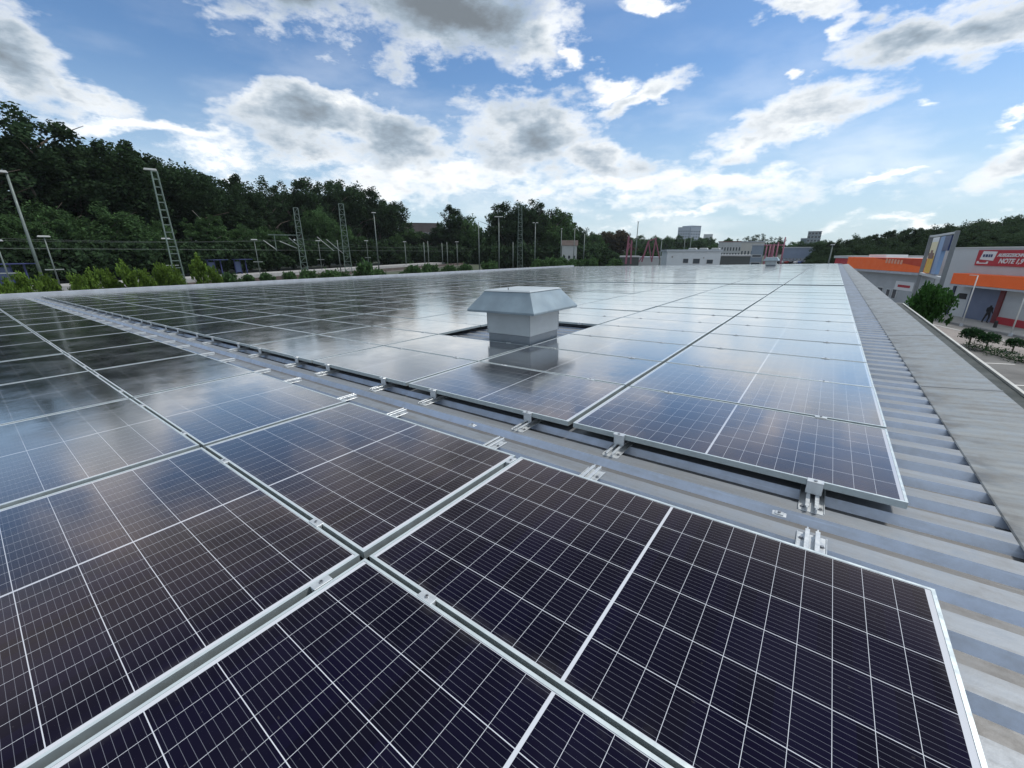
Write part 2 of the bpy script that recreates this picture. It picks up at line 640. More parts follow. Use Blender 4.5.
while y < Y_F:
    part('coping_seam', ME_LAP, bld, (0, y, 0))
    y += seam
b = MB()
b.box(X_L - .30, X_L, Y_B, Y_F + .3, -.4, .15)
b.box(X_L, X_R, Y_F, Y_F + .25, -.4, -.03)
part('parapet', b.mesh('parapet', M_PARAPET), bld)
b = MB()
b.box(X_L - .27, 2.63, Y_B, Y_F + .22, -7.5, -.36)
part('wall', b.mesh('wall', mat('wall_panel', (.45, .46, .46), .6, 0, .1, .5)), bld)
# lower canopy roof along the parking side
b = MB()
b.box(2.67, 2.97, -8, 14.2, -.62, -.24)
part('canopy', b.mesh('canopy', mat('bitumen', (.040, .050, .050), .85, 0, .12, 2, bump=.3, bscale=60)), bld)
b = MB()
b.box(2.97, 3.0, -8, 14.26, -.70, -.215)
b.box(2.67, 2.97, 14.2, 14.26, -.70, -.215)
part('canopy_edge', b.mesh('canopy_edge', mat('edge_trim', (.46, .46, .43), .55, .1, .12, 3)), bld)

# ------------------------------------------------------------------ solar panels
FH = .035
b = MB()
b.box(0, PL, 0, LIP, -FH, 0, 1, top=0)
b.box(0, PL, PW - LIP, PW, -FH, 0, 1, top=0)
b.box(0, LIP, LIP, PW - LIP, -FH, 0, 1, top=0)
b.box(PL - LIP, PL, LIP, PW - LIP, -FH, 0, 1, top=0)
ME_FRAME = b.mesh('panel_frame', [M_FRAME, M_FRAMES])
b = MB()
b.box(LIP, PL - LIP, LIP, PW - LIP, -.008, -.0018)
ME_GLASS = b.mesh('panel_glass', M_GLASS)


def set_uv(me, mod=None):
    uv = me.uv_layers.new(name='UVMap')
    for lp in me.loops:
        co = me.vertices[lp.vertex_index].co
        uv.data[lp.index].uv = (co.x, co.y)


set_uv(ME_GLASS)
rng = random.Random(4)
PX, PY = PL + GX, PW + GY
X0 = GX / 2                               # right-hand column starts here
panels = []                               # x, y, label
for k in range(17):
    for r in range(3):
        if r == 2 and k < 2:
            continue
        y = GY / 2 - r * PY
        lab = 'dark framed panel, %s row on the near side of the aisle, %s from the right' % (nth(r + 1), nth(k + 1))
        panels.append((X0 - k * PX, y, lab))
FX, FY = .018, 1.6875                    # far field
HOLE = {(1 + 1, 2), (1 + 1, 3)}
NB1, NB2 = 15, 34
for k in range(17):
    for r in range(NB1):
        if (k, r) in HOLE:
            continue
        lab = 'silver framed panel, %s row beyond the bracket aisle, %s from the right edge' % (nth(r + 1), nth(k + 1))
        panels.append((FX - k * PX, FY + r * PY, lab))
    for r in range(NB2):
        if (k, r) in ((2, 26), (1, 26)):
            continue
        lab = 'small distant panel, %s row beyond the far gap, %s from the right edge' % (nth(r + 1), nth(k + 1))
        panels.append((FX - k * PX, FY + NB1 * PY + .62 + r * PY, lab))


def clip_area(x, y):
    pts = []
    for a, c in ((0, 0), (PL, 0), (PL, PW), (0, PW)):
        q = project(ROOF @ Vector((x + a, y + c, 0)))
        if q is None:
            # partly behind the lens: very near
            return 5e4 if abs(y + PW / 2 - CAM_R.y) < 1.7 and x > -3.2 else 0
        pts.append(q)
    for ax, lo, hi in ((0, 0, 1024), (1, 0, 768)):      # clip to the frame
        for lim, sgn in ((lo, 1), (hi, -1)):
            out = []
            for i in range(len(pts)):
                p, q = pts[i - 1], pts[i]
                dp, dq = (p[ax] - lim) * sgn, (q[ax] - lim) * sgn
                if dp * dq < 0:
                    t = dp / (dp - dq)
                    out.append((p[0] + (q[0] - p[0]) * t, p[1] + (q[1] - p[1]) * t))
                if dq >= 0:
                    out.append(q)
            pts = out
            if not pts:
                return 0
    return abs(sum(pts[i - 1][0] * pts[i][1] - pts[i][0] * pts[i - 1][1] for i in range(len(pts)))) / 2


panels = [(clip_area(x, y), x, y, l) for x, y, l in panels]
panels.sort(key=lambda t: -t[0])


def panel_matrix(x, y):
    j = .0022
    return ROOF @ Matrix.Translation((x, y, rng.uniform(-.0012, .0012))) @ Matrix.Rotation(rng.gauss(0, j), 4, 'X') @ Matrix.Rotation(rng.gauss(0, j * .7), 4, 'Y')


proto = None
GP = 'solar panels mounted on the roof'
for a, x, y, lab in panels[:300]:
    M = panel_matrix(x, y)
    if proto is None:
        proto = thing('solar_panel', lab, 'solar panel', M, GP)
        part('frame', ME_FRAME, proto)
        part('glass', ME_GLASS, proto)
    else:
        dup(proto, M, lab, GP)
b = MB()
uvs = []
fme = [(tuple(v.co) for v in ME_FRAME.vertices)]
for a, x, y, lab in panels[300:]:
    M = panel_matrix(x, y)
    for me, off in ((ME_FRAME, 0), (ME_GLASS, 2)):
        i = len(b.v)
        for v in me.vertices:
            b.v.append(tuple(M @ v.co))
            uvs.append((v.co.x, v.co.y))
        for p in me.polygons:
            b.f.append(tuple(i + q for q in p.vertices))
            b.mi.append(off + p.material_index)
me = b.mesh('far_panels', [M_FRAME, M_FRAMES, M_GLASS])
uv = me.uv_layers.new(name='UVMap')
for lp in me.loops:
    uv.data[lp.index].uv = uvs[lp.vertex_index]
solo('distant_solar_panels', me, 'remaining distant solar panels reading as one pale sheet towards the far roof edge', 'solar panels', None, None, 'stuff')

# ------------------------------------------------------------------ mounting brackets along the aisle
b = MB()
b.box(-.052, .052, -.24, .150, 0, .004)
for s in (-1, 1):
    b.box(s * .019 - .0035, s * .019 + .0035, -.24, .160, .004, .030)
    b.box(s * .019 - .009, s * .019 + .009, -.24, .145, .027, .031)
    b.box(s * .052 - .002, s * .052 + .002, -.24, .145, .004, .009)
ME_RAIL = b.bevel('rail', M_RAIL, .0012)
b = MB()
b.box(-.054, .054, -.24, .275, 0, .004)
for s in (-1, 1):
    b.box(s * .019 - .0035, s * .019 + .0035, -.24, .292, .004, .030)
    b.box(s * .019 - .009, s * .019 + .009, -.24, .275, .027, .031)
    b.box(s * .054 - .002, s * .054 + .002, -.24, .275, .004, .009)
ME_RAIL_LONG = b.bevel('rail_long', M_RAIL, .0012)
b = MB()
b.tube((0, 0, .004), (0, 0, .012), .007, n=6)
b.tube((0, 0, .004), (0, 0, .0055), .011, n=12)
ME_SCREW = b.mesh('screw', M_STEEL)
b = MB()
b.box(-.035, .035, -.004, .010, .031, .103)
b.box(-.035, .035, -.016, -.004, .1035, .1075)
b.box(-.035, .035, -.004, .028, .103, .1085)
ME_CLAMP = b.bevel('end_clamp', M_RAIL, .0015)
b = MB()
b.tube((0, .012, .1085), (0, .012, .114), .008, n=6)
ME_BOLT = b.mesh('bolt', M_STEEL)
INS = .35
GB = 'mounting brackets along the aisle'
pf = pn = None
for k in range(17):
    for j, xx in enumerate((PL - INS, INS)):
        n = 2 * k + j + 1
        # far side: rail points at the camera, clamp holds the front edge
        M = on_roof(FX - k * PX + xx, FY - .004, Z_CREST - .001, math.pi)
        lab = 'aluminium bracket with end clamp under the far array front edge, %s from the right' % nth(n)
        if pf is None:
            pf = thing('mounting_bracket', lab, 'bracket', M, GB)
            part('rail', ME_RAIL, pf)
            part('screw', ME_SCREW, pf, (-.037, .10, 0))
            part('screw', ME_SCREW, pf, (.037, .115, 0))
            c = part('end_clamp', ME_CLAMP, pf)
            part('bolt', ME_BOLT, c)
        else:
            dup(pf, M, lab, GB)
        M = on_roof(X0 - k * PX + xx + .01, GY / 2 + PW + .004, Z_CREST - .001, 0)
        lab = 'aluminium bracket sticking out from under the near array edge, %s from the right' % nth(n)
        if pn is None:
            pn = thing('mounting_bracket', lab, 'bracket', M, GB)
            part('rail', ME_RAIL_LONG, pn)
            part('screw', ME_SCREW, pn, (-.038, .225, 0))
            part('screw', ME_SCREW, pn, (.038, .20, 0))
        else:
            dup(pn, M, lab, GB)

# clamps between neighbouring panels
b = MB()
b.box(-.035, .035, -GY / 2 - .007, GY / 2 + .007, .0012, .0042)
b.box(-.035, .035, -.008, .008, -.03, .0012)
ME_MID = b.bevel('clamp_plate', M_RAIL, .001)
b = MB()
b.tube((0, 0, .0042), (0, 0, .0095), .0075, n=6)
b.tube((0, 0, .0095), (0, 0, .0097), .004, n=6, mi=1)
ME_MB = b.mesh('clamp_bolt', [M_STEEL, M_DARK])
pm = None
GC = 'clamps between neighbouring panels'


def midclamp(M, lab):
    global pm
    if pm is None:
        pm = thing('panel_clamp', lab, 'clamp', M, GC)
        part('plate', ME_MID, pm)
        part('bolt', ME_MB, pm)
    else:
        dup(pm, M, lab, GC)


for k in range(6):
    for j, xx in enumerate((PL - INS, INS)):
        midclamp(on_roof(X0 - k * PX + xx, 0, 0), 'small silver clamp between the two nearest panel rows, %s from the right' % nth(2 * k + j + 1))
for y_, wd in ((-.18, 'beside the crossing of the near gaps'), (.975, 'at the aisle end')):
    midclamp(on_roof(0, y_, 0, math.pi / 2), 'small silver clamp between near panel columns, %s' % wd)
for r in range(1, 7):
    for k in range(4):
        for j, xx in enumerate((PL - INS, INS)):
            midclamp(on_roof(FX - k * PX + xx, FY + r * PY - GY / 2, 0),
                     'small clamp between far array rows %s and %s, %s from the right edge' % (nth(r), nth(r + 1), nth(2 * k + j + 1)))
# small saddle washers on the crests
b = MB()
b.box(-.03, .03, -.02, .02, 0, .005)
b.box(-.018, .018, -.014, .014, .005, .011)
ME_SAD = b.bevel('saddle', M_RAIL, .0015)
b = MB()
b.tube((0, 0, .011), (0, 0, .019), .007, n=6)
ME_SB = b.mesh('saddle_bolt', M_STEEL)
ps = None
for x_, y_, lab in ((1.30, 1.43, 'small roof screw saddle on the bare ribs beside the rightmost far bracket'),
                    (.26, 1.18, 'small roof screw saddle on the bare ribs beside the second near bracket'),
                    (-.72, 1.43, 'small roof screw saddle on the bare ribs left of the column gap')):
    M = on_roof(x_, y_, Z_CREST)
    if ps is None:
        ps = thing('roof_saddle', lab, 'saddle', M, 'screw saddles on the bare ribs')
        part('plate', ME_SAD, ps)
        part('bolt', ME_SB, ps)
    else:
        dup(ps, M, lab)

# ------------------------------------------------------------------ roof vents
M_VENT = mat('vent_sheet', (.22, .285, .33), .48, .2, .14, 2.2)
M_VENTB = mat('vent_body', (.36, .41, .44), .5, .1, .06, 3)
M_CURB = mat('vent_curb', (.17, .20, .23), .55, .1, .1, 3)


def vent(x, y, s, lab):
    t = thing('roof_vent', lab, 'roof vent', on_roof(x, y, 0))
    B, c, tp = .375 * s, .58 * s, .395 * s
    m = MB()
    m.box(-B + .012, B - .012, -B + .012, B - .012, Z_PAN, .105 * s)
    part('curb', m.mesh('curb', M_CURB), t)
    m = MB()
    m.box(-B, B, -B, B, .105 * s, .44 * s)
    part('body', m.bevel('body', M_VENTB, .004), t)
    for a, q in ((-1, -1), (1, -1), (1, 1), (-1, 1)):
        m = MB()
        m.box(a * B - .004, a * B + .004, q * B - .004, q * B + .004, .10 * s, .40 * s)
        part('seam', m.mesh('seam', mat('vent_seam', (.30, .34, .37), .5, .1)), t)
    m = MB()
    m.frustum(-c, c, -c, c, .452 * s, -tp, tp, -tp, tp, .70 * s)
    m.frustum(-c + .004, c - .004, -c + .004, c - .004, .425 * s, -c, c, -c, c, .4515 * s)
    part('hood', m.bevel('hood', M_VENT, .003), t)
    m = MB()
    m.frustum(-tp - .012, tp + .012, -tp - .012, tp + .012, .7015 * s, -tp + .02, tp - .02, -tp + .02, tp - .02, .722 * s)
    part('lid', m.bevel('lid', M_VENTB, .002), t)
    m = MB()
    m.tube((0, -tp + .05, .71 * s), (0, -tp + .05, .755 * s), .008, n=6)
    part('lifting_eye', m.mesh('lifting_eye', M_STEEL), t)
    return t


vent(-2.20, 4.21, 1.0, 'grey sheet metal roof vent with a sloping hood, standing among the panels')
vent(-3.3, 46.4, 1.1, 'small distant roof vent near the far roof edge')

#@@BACKGROUND@@
# ------------------------------------------------------------------ vegetation
LEAF_DARK = leafmat('leaf_dark', (.024, .043, .021))
LEAF_MID = leafmat('leaf_mid', (.045, .085, .034))
LEAF_BRIGHT = leafmat('leaf_bright', (.085, .14, .028))
LEAF_RED = leafmat('leaf_red', (.050, .042, .026))
BARK = mat('bark', (.09, .075, .06), .9, 0, .3, 2)
BARK_PALE = mat('bark_pale', (.34, .33, .30), .8, 0, .3, 2)


def leaves(rs, centres, radii, tints, per, size):
    """leaf-sized quads scattered through clumps; returns vertices (n*4,3) and a tint for each vertex"""
    n = len(centres) * per
    c = np.repeat(centres, per, 0)
    r = np.repeat(radii, per, 0)
    d = rs.normal(size=(n, 3))
    d /= np.linalg.norm(d, axis=1)[:, None]
    p = c + d * r * (rs.random((n, 1)) ** .45)
    nrm = rs.normal(size=(n, 3)) + np.array([0, 0, .6])
    nrm /= np.linalg.norm(nrm, axis=1)[:, None]
    a = np.cross(nrm, rs.normal(size=(n, 3)))
    a /= np.linalg.norm(a, axis=1)[:, None]
    bb = np.cross(nrm, a)
    s = size * rs.uniform(.6, 1.35, (n, 1))
    q = np.stack([p - a * s * .62, p - bb * s * .36, p + a * s * .62, p + bb * s * .36], 1)
    t = np.clip(np.repeat(tints, per) + rs.normal(0, .13, n), 0, 1)
    return q.reshape(-1, 3), np.repeat(t, 4)


def leaf_mesh(name, V, T, m):
    n = len(V) // 4
    me = bpy.data.meshes.new(name)
    me.vertices.add(len(V))
    me.vertices.foreach_set('co', V.astype(np.float32).ravel())
    me.loops.add(len(V))
    me.loops.foreach_set('vertex_index', np.arange(len(V), dtype=np.int32))
    me.polygons.add(n)
    me.polygons.foreach_set('loop_start', np.arange(0, len(V), 4, dtype=np.int32))
    me.polygons.foreach_set('loop_total', np.full(n, 4, dtype=np.int32))
    at_ = me.attributes.new('tint', 'FLOAT', 'POINT')
    at_.data.foreach_set('value', T.astype(np.float32))
    me.materials.append(m)
    me.update()
    me.validate()
    return me


def crown(seed, clumps, per, size, rx, rz, zc, lumps=7, hollow=.35, cr=(.16, .30)):
    """crown of a tree one unit high: several big boughs, each of many clumps"""
    rs = np.random.default_rng(seed)
    L = rs.normal(size=(lumps, 3))
    L /= np.linalg.norm(L, axis=1)[:, None]
    L[:, 2] = np.abs(L[:, 2]) * 1.2 - .45
    L *= rs.uniform(.40, .68, (lumps, 1))
    lr = rs.uniform(.38, .62, lumps)
    k = rs.integers(0, lumps, clumps)
    d = rs.normal(size=(clumps, 3))
    d /= np.linalg.norm(d, axis=1)[:, None]
    c = L[k] + d * lr[k][:, None] * (rs.uniform(hollow, 1, (clumps, 1)) ** .6)
    c *= np.array([rx, rx, rz])
    c[:, 2] += zc
    rad = rs.uniform(cr[0], cr[1], (clumps, 1)) * rx * .62
    tint = np.clip(rs.normal(.5, .2, clumps), 0, 1)
    top = (c[:, 2] + rad[:, 0]).max()
    V, T = leaves(rs, c, rad, tint, per, size)
    V[:, 2] *= 1.0 / top
    return V, T


def trunk_mesh(seed, h0, r, rx, mat_):
    rr = random.Random(seed)
    m = MB()
    p, n = Vector((0, 0, -.02)), 5
    pts = [Vector((rr.uniform(-.01, .01) * i, rr.uniform(-.01, .01) * i, h0 * i / n - .02)) for i in range(n + 1)]
    for i in range(n):
        m.tube(pts[i], pts[i + 1], r * (1 - .6 * i / n), r * (1 - .6 * (i + 1) / n), 8, cap=(i == 0))
    for k in range(7):
        a = k * 2.4 + rr.random()
        s = pts[2 + k % 4]
        e = s + Vector((math.cos(a) * rx * rr.uniform(.4, .8), math.sin(a) * rx * rr.uniform(.4, .8), rr.uniform(.12, .3)))
        mid_ = s.lerp(e, .5) + Vector((0, 0, .03))
        m.tube(s, mid_, r * .42, r * .28, 6)
        m.tube(mid_, e, r * .28, r * .08, 6)
    return m.mesh('trunk', mat_, True)


KINDS = {}


def kind(name, seed, clumps, per, size, rx, rz, zc, m, bark=BARK, h0=.7, r=.016, **kw):
    V, T = crown(seed, clumps, per, size, rx, rz, zc, **kw)
    KINDS[name] = (leaf_mesh(name, V, T, m), trunk_mesh(seed, h0, r, rx, bark), V, T)


kind('oak', 1, 300, 80, .017, .34, .42, .56, LEAF_DARK)
kind('oak_b', 2, 300, 80, .017, .36, .40, .58, LEAF_DARK, lumps=9)
kind('beech', 3, 300, 80, .017, .30, .46, .54, LEAF_DARK, lumps=9)
kind('airy', 4, 84, 48, .0165, .40, .36, .62, LEAF_DARK, lumps=9, hollow=.6, cr=(.12, .22))
kind('lime', 5, 260, 70, .020, .36, .46, .52, LEAF_MID)
kind('lime_b', 6, 260, 70, .020, .40, .46, .52, LEAF_MID, lumps=9)
kind('birch', 7, 190, 60, .018, .24, .40, .58, LEAF_MID, BARK_PALE, .8, .014)
kind('copper', 8, 200, 40, .03, .40, .46, .5, LEAF_RED)
kind('shrub', 9, 110, 34, .05, .44, .40, .60, LEAF_BRIGHT, h0=.7, r=.02, cr=(.2, .4))
kind('shrub_b', 10, 100, 34, .05, .5, .38, .60, LEAF_BRIGHT, h0=.5, r=.02, cr=(.2, .4))
kind('shrub_tall', 11, 90, 32, .05, .32, .44, .56, LEAF_BRIGHT, h0=.7, r=.018, cr=(.2, .45))
kind('bush', 12, 110, 34, .08, .6, .5, .45, LEAF_MID, h0=.4, r=.02, cr=(.2, .4))
KN = {'oak': 'oak_tree', 'oak_b': 'oak_tree', 'beech': 'beech_tree', 'airy': 'tall_tree', 'lime': 'broadleaf_tree', 'lime_b': 'broadleaf_tree',
      'birch': 'birch_tree', 'copper': 'copper_tree', 'shrub': 'shrub', 'shrub_b': 'shrub', 'shrub_tall': 'shrub', 'bush': 'bush'}
trs = random.Random(11)


def base_z(p):
    q = p.x * RN.x + p.y * RN.y
    return ZR if q < -40 else (ZR * (q + 36) / -4 if q < -36 else 0)


def tree(k, p, top, label, group, wide=1.0, bz=None):
    z = base_z(p) if bz is None else bz
    h = top - z
    M = Matrix.Translation((p.x, p.y, z)) @ Matrix.Rotation(trs.uniform(0, 6.28), 4, 'Z') @ Matrix.Diagonal((h * wide, h * wide, h, 1))
    t = thing(KN[k], label, 'tree' if 'tree' in KN[k] else 'shrub', M, group)
    part('crown', KINDS[k][0], t)
    part('trunk', KINDS[k][1], t)
    return t


GF = 'dark trees of the wood beyond the railway'
FOREST = [
    # px, top row, q, kind, width, label
    (-45, 118, -76, 'oak', 1.1, 'dark tree cut by the left edge of the picture, behind the lamp mast'),
    (8, 113, -78, 'airy', 1.15, 'tall loose tree with bright sky showing through its crown, far left'),
    (52, 109, -80, 'airy', 1.1, 'tallest tree with gaps of sky, next right of the loose far-left tree'),
    (88, 127, -79, 'oak_b', 1.0, 'dark tree sloping down from the tallest tree, left of the ladder mast'),
    (122, 141, -80, 'oak', 1.0, 'dark round tree just left of the ladder mast lamp'),
    (158, 147, -82, 'beech', 1.0, 'dark tree rising directly behind the ladder mast lamp'),
    (190, 158, -80, 'oak_b', 1.0, 'dark tree just right of the ladder mast lamp'),
    (222, 168, -82, 'oak', .95, 'dark tree at the step down in the skyline, above the birch trunk'),
    (247, 176, -84, 'beech', .9, 'slender dark tree at the right end of the high skyline'),
    (275, 176, -84, 'airy', .9, 'loose crowned dark tree left of the cantilever mast top'),
    (302, 175, -86, 'oak', .9, 'dark tree standing right behind the cantilever mast top'),
    (326, 180, -86, 'airy', .9, 'thin crowned tree left of the tall twin-leg mast'),
    (352, 178, -84, 'oak_b', 1.0, 'broad dark tree behind the tall twin-leg mast'),
    (380, 187, -80, 'oak', 1.0, 'broad dark tree at the right end of the wood, behind the slim lamp pole'),
]
for px, py, q, k, w, lab in FOREST:
    p = on_line(px, q)
    tree(k, p, height_for(px, py, p), lab, GF, w * 1.22)
GB2 = 'lower trees in front of the wood'
for px, py, q, k, w, lab in [
    (-30, 200, -70, 'lime', 1.2, 'lower dark green tree cut by the left picture edge'),
    (22, 212, -69, 'lime_b', 1.1, 'lower green tree behind the left lamp pole'),
    (62, 199, -70, 'lime', 1.15, 'lower rounded green tree right of the left lamp pole'),
    (112, 202, -70, 'lime_b', 1.25, 'broad lower green tree left of the ladder mast'),
    (152, 218, -69, 'lime', 1.1, 'lower green tree just left of the ladder mast legs'),
    (205, 214, -69, 'birch', 1.5, 'birch with a pale trunk right of the ladder mast'),
    (240, 222, -70, 'lime_b', 1.2, 'lower dull green tree right of the birch'),
    (275, 225, -70, 'lime', 1.2, 'lower green tree behind the horizontal cantilever arm'),
    (327, 203, -74, 'lime_b', 1.0, 'fresh green tree between the cantilever mast and the twin-leg mast'),
    (358, 232, -70, 'lime', 1.2, 'low green tree right of the twin-leg mast'),
    (396, 232, -72, 'lime_b', 1.1, 'low green tree at the foot of the last broad dark tree'),
]:
    p = on_line(px, q)
    tree(k, p, height_for(px, py, p), lab, GB2, w)
GC2 = 'trees in the middle distance beyond the tracks'
for px, py, r, k, w, lab in [
    (413, 227, 175, 'lime', 1.5, 'low green tree in front of the long brown roof'),
    (433, 225, 170, 'oak', 1.4, 'small dark tree at the right end of the long brown roof'),
    (455, 205, 165, 'beech', 1.0, 'grey green tree left of the big rounded middle tree'),
    (474, 213, 165, 'lime_b', 1.0, 'green tree between the grey green tree and the big rounded tree'),
    (503, 201, 165, 'oak', 1.1, 'big rounded tree behind the double-headed lamp'),
    (528, 200, 168, 'oak_b', 1.1, 'big rounded tree behind the tapering lattice mast'),
    (552, 206, 170, 'lime', 1.1, 'big tree at the right shoulder of the middle clump'),
    (570, 221, 185, 'oak', 1.0, 'lower dark tree right of the middle clump'),
    (590, 231, 210, 'lime', 1.2, 'low tree behind the small house with the brown roof'),
    (606, 231, 240, 'copper', 1.2, 'left of two reddish brown trees on the far skyline'),
    (619, 229, 240, 'copper', 1.2, 'right of two reddish brown trees on the far skyline'),
    (748, 236, 260, 'airy', 1.2, 'loose tree above the left end of the white flat building'),
    (758, 233, 262, 'airy', 1.1, 'loose tree above the middle of the white flat building'),
    (776, 236, 240, 'airy', 1.0, 'loose tree behind the magenta flagpoles'),
    (803, 243, 300, 'oak', 1.3, 'dark tree in front of the far glass tower'),
    (812, 242, 280, 'oak_b', 1.3, 'dark round tree right of the far glass tower'),
    (712, 244, 230, 'lime', 1.3, 'green tree right of the far twin tower block'),
    (698, 240, 240, 'oak', 1.3, 'green tree below the far twin tower block'),
]:
    p = at(px, r)
    tree(k, p, height_for(px, py, p), lab, GC2, w * 1.18, 0)
# shrubs along the foot of the embankment
GS = 'yellow green shrubs along the railway fence'
ORD = ['leftmost of the shrubs', 'second', 'third', 'fourth', 'fifth', 'sixth', 'seventh', 'eighth', 'ninth', 'tenth', 'eleventh', 'twelfth']
SH = [(-8, 272, 'shrub_b', 1.0), (10, 268, 'shrub', 1.0), (36, 268, 'shrub_b', .9), (66, 269, 'shrub', .9), (80, 264, 'shrub_tall', 1.2), (97, 263, 'shrub', .9),
      (119, 255, 'shrub_tall', 1.0), (136, 264, 'shrub', .9), (156, 257, 'shrub_b', .8), (166, 260, 'shrub', .9), (195, 249, 'shrub_tall', 1.1), (207, 261, 'shrub', .9)]
for i, (px, py, k, w) in enumerate(SH):
    p = on_line(px, -38 - (i % 3) * .6)
    tree(k, p, height_for(px, py + 3, p), 'yellow green shrub beyond the roof edge, %s from the left' % nth(i + 1), GS, w * .42, 1.0)
GS2 = 'low bushes beside the tracks'
for i, (px, py, r) in enumerate([(226, 271, 56), (240, 273, 58), (262, 271, 60), (284, 270, 61), (305, 268, 62), (322, 268, 63), (338, 268, 64), (359, 258, 66), (372, 267, 66), (410, 263, 80), (430, 262, 84), (447, 263, 84), (463, 262, 86), (487, 259, 88),
                                 (541, 257, 92), (553, 255, 95), (565, 255, 100), (577, 257, 104), (590, 256, 110), (617, 257, 110)]):
    p = at(px, r)
    tree('bush', p, height_for(px, py, p), 'low green bush beside the tracks, %s from the left' % nth(i + 1), GS2, .8 if px != 359 else .6)


def wood(name, spots, m, label, kinds, wide=1.15):
    rs = random.Random(len(spots))
    vs, ts = [], []
    for p, top, z in spots:
        V, T = KINDS[rs.choice(kinds)][2:4]
        h = top - z
        a = rs.uniform(0, 6.28)
        ca, sa = math.cos(a), math.sin(a)
        X = np.stack([(V[:, 0] * ca - V[:, 1] * sa) * h * wide + p.x, (V[:, 0] * sa + V[:, 1] * ca) * h * wide + p.y, V[:, 2] * h + z], 1)
        vs.append(X)
        ts.append(np.clip(T + rs.gauss(0, .15), 0, 1))
    solo(name, leaf_mesh(name, np.concatenate(vs), np.concatenate(ts), m), label, 'wood', None, None, 'stuff')


sp = []
for i in range(90):                       # dense undergrowth at the foot of the wood
    px = -60 + i * 5.2
    p = on_line(px, -67 - (i % 3) * 5)
    sp.append((p, height_for(px, 236 + (i * 7) % 9, p), ZR))
for i in range(70):                       # and below the trees in the middle distance
    px = 396 + i * 3.0
    p = at(px, 150 + (i * 13) % 40)
    sp.append((p, height_for(px, 241 + (i * 7) % 8, p), 0))
wood('undergrowth', sp, LEAF_DARK, 'dark undergrowth along the foot of the wood behind the tracks', ['bush'], 1.1)
sp = []
for i in range(30):
    px = -60 + i * 15.5
    p = on_line(px, -96)
    sp.append((p, height_for(px, (196 if px < 75 else 158 + px * .12), p), ZR))
wood('deep_wood', sp, LEAF_DARK, 'deep shaded part of the wood behind the front trees', ['oak', 'beech'], 1.1)
sp = []
for i in range(72):
    px = 390 + i * 6.2
    r = 330 + (i * 37) % 90
    sky_y = 237 + 3 * math.sin(i * 1.7) + (2.5 if px > 700 else 0) - (3 if 590 < px < 630 else 0) + (3 if px > 745 else 0)
    p = at(px, r)
    sp.append((p, height_for(px, sky_y, p), 0))
for i in range(22):
    px = 560 + i * 7
    p = at(px, 200 + (i * 31) % 60)
    sp.append((p, height_for(px, 247 + (i * 5) % 6, p), 0))
wood('far_wood', sp, LEAF_MID, 'hazy green belt of far trees along the horizon left of centre right', ['oak', 'oak_b', 'lime'], 1.25)
sp = []
for i in range(46):
    px = 824 + i * 5.4
    sky_y = 240 - (px - 820) * .118 + 2.2 * math.sin(i * 2.1) + 1.5 * math.sin(i * .9)
    if px > 1000:
        sky_y -= (px - 1000) * .1
    for dr, dy in ((0, 0), (-26, 9), (-44, 17)):
        p = at(px + dr * .1, 165 + dr + (i * 29) % 17)
        sp.append((p, height_for(px, sky_y + dy, p), 0))
wood('hillside_wood', sp, leafmat('leaf_hill_hazed', (.036, .058, .030)), 'dark green wood rising behind the shops to the right picture edge', ['oak', 'oak_b', 'lime_b', 'beech'], 1.1)  # leaf colour lightened to carry haze over the hillside

# ------------------------------------------------------------------ railway
M_MAST = mat('mast_green', (.15, .20, .175), .55, .2, .15, 1.5)
M_POLE = mat('pole_grey', (.13, .16, .15), .55, .2, .1, 1.5)
M_LAMP = mat('lamp_glass', (.36, .38, .38), .35)
M_WIRE = mat('wire', (.14, .16, .15), .6, .2)
M_BLUE = mat('platform_blue', (.035, .045, .14), .5)
M_INS = mat('insulator_tube', (.32, .35, .34), .5, .2)


def pole(px, py, p, name, label, group, r=.09, head=None, bz=None, m=None):
    z = base_z(p) if bz is None else bz
    top = height_for(px, py, p)
    h = top - z
    a = math.atan2(p.y, p.x) + math.pi / 2          # sideways as seen from the roof
    t = thing(name, label, 'lamp post' if head else 'mast', Matrix.Translation((p.x, p.y, z)) @ Matrix.Rotation(a + math.pi, 4, 'Z'), group)
    mb = MB()
    mb.tube((0, 0, 0), (0, 0, h), r, r * .62, 10)
    mb.tube((0, 0, 0), (0, 0, .5), r * 1.5, r * 1.5, 10)
    part('pole', mb.mesh('pole', m or M_POLE, True), t)
    if head:
        for x0, x1 in head:
            mb = MB()
            mb.frustum(x0, x1, -.16, .16, h - .02, x0 + .08, x1 - .08, -.10, .10, h + .14)
            part('lamp_head', mb.bevel('lamp_head', M_LAMP, .02), t)
    return t, h


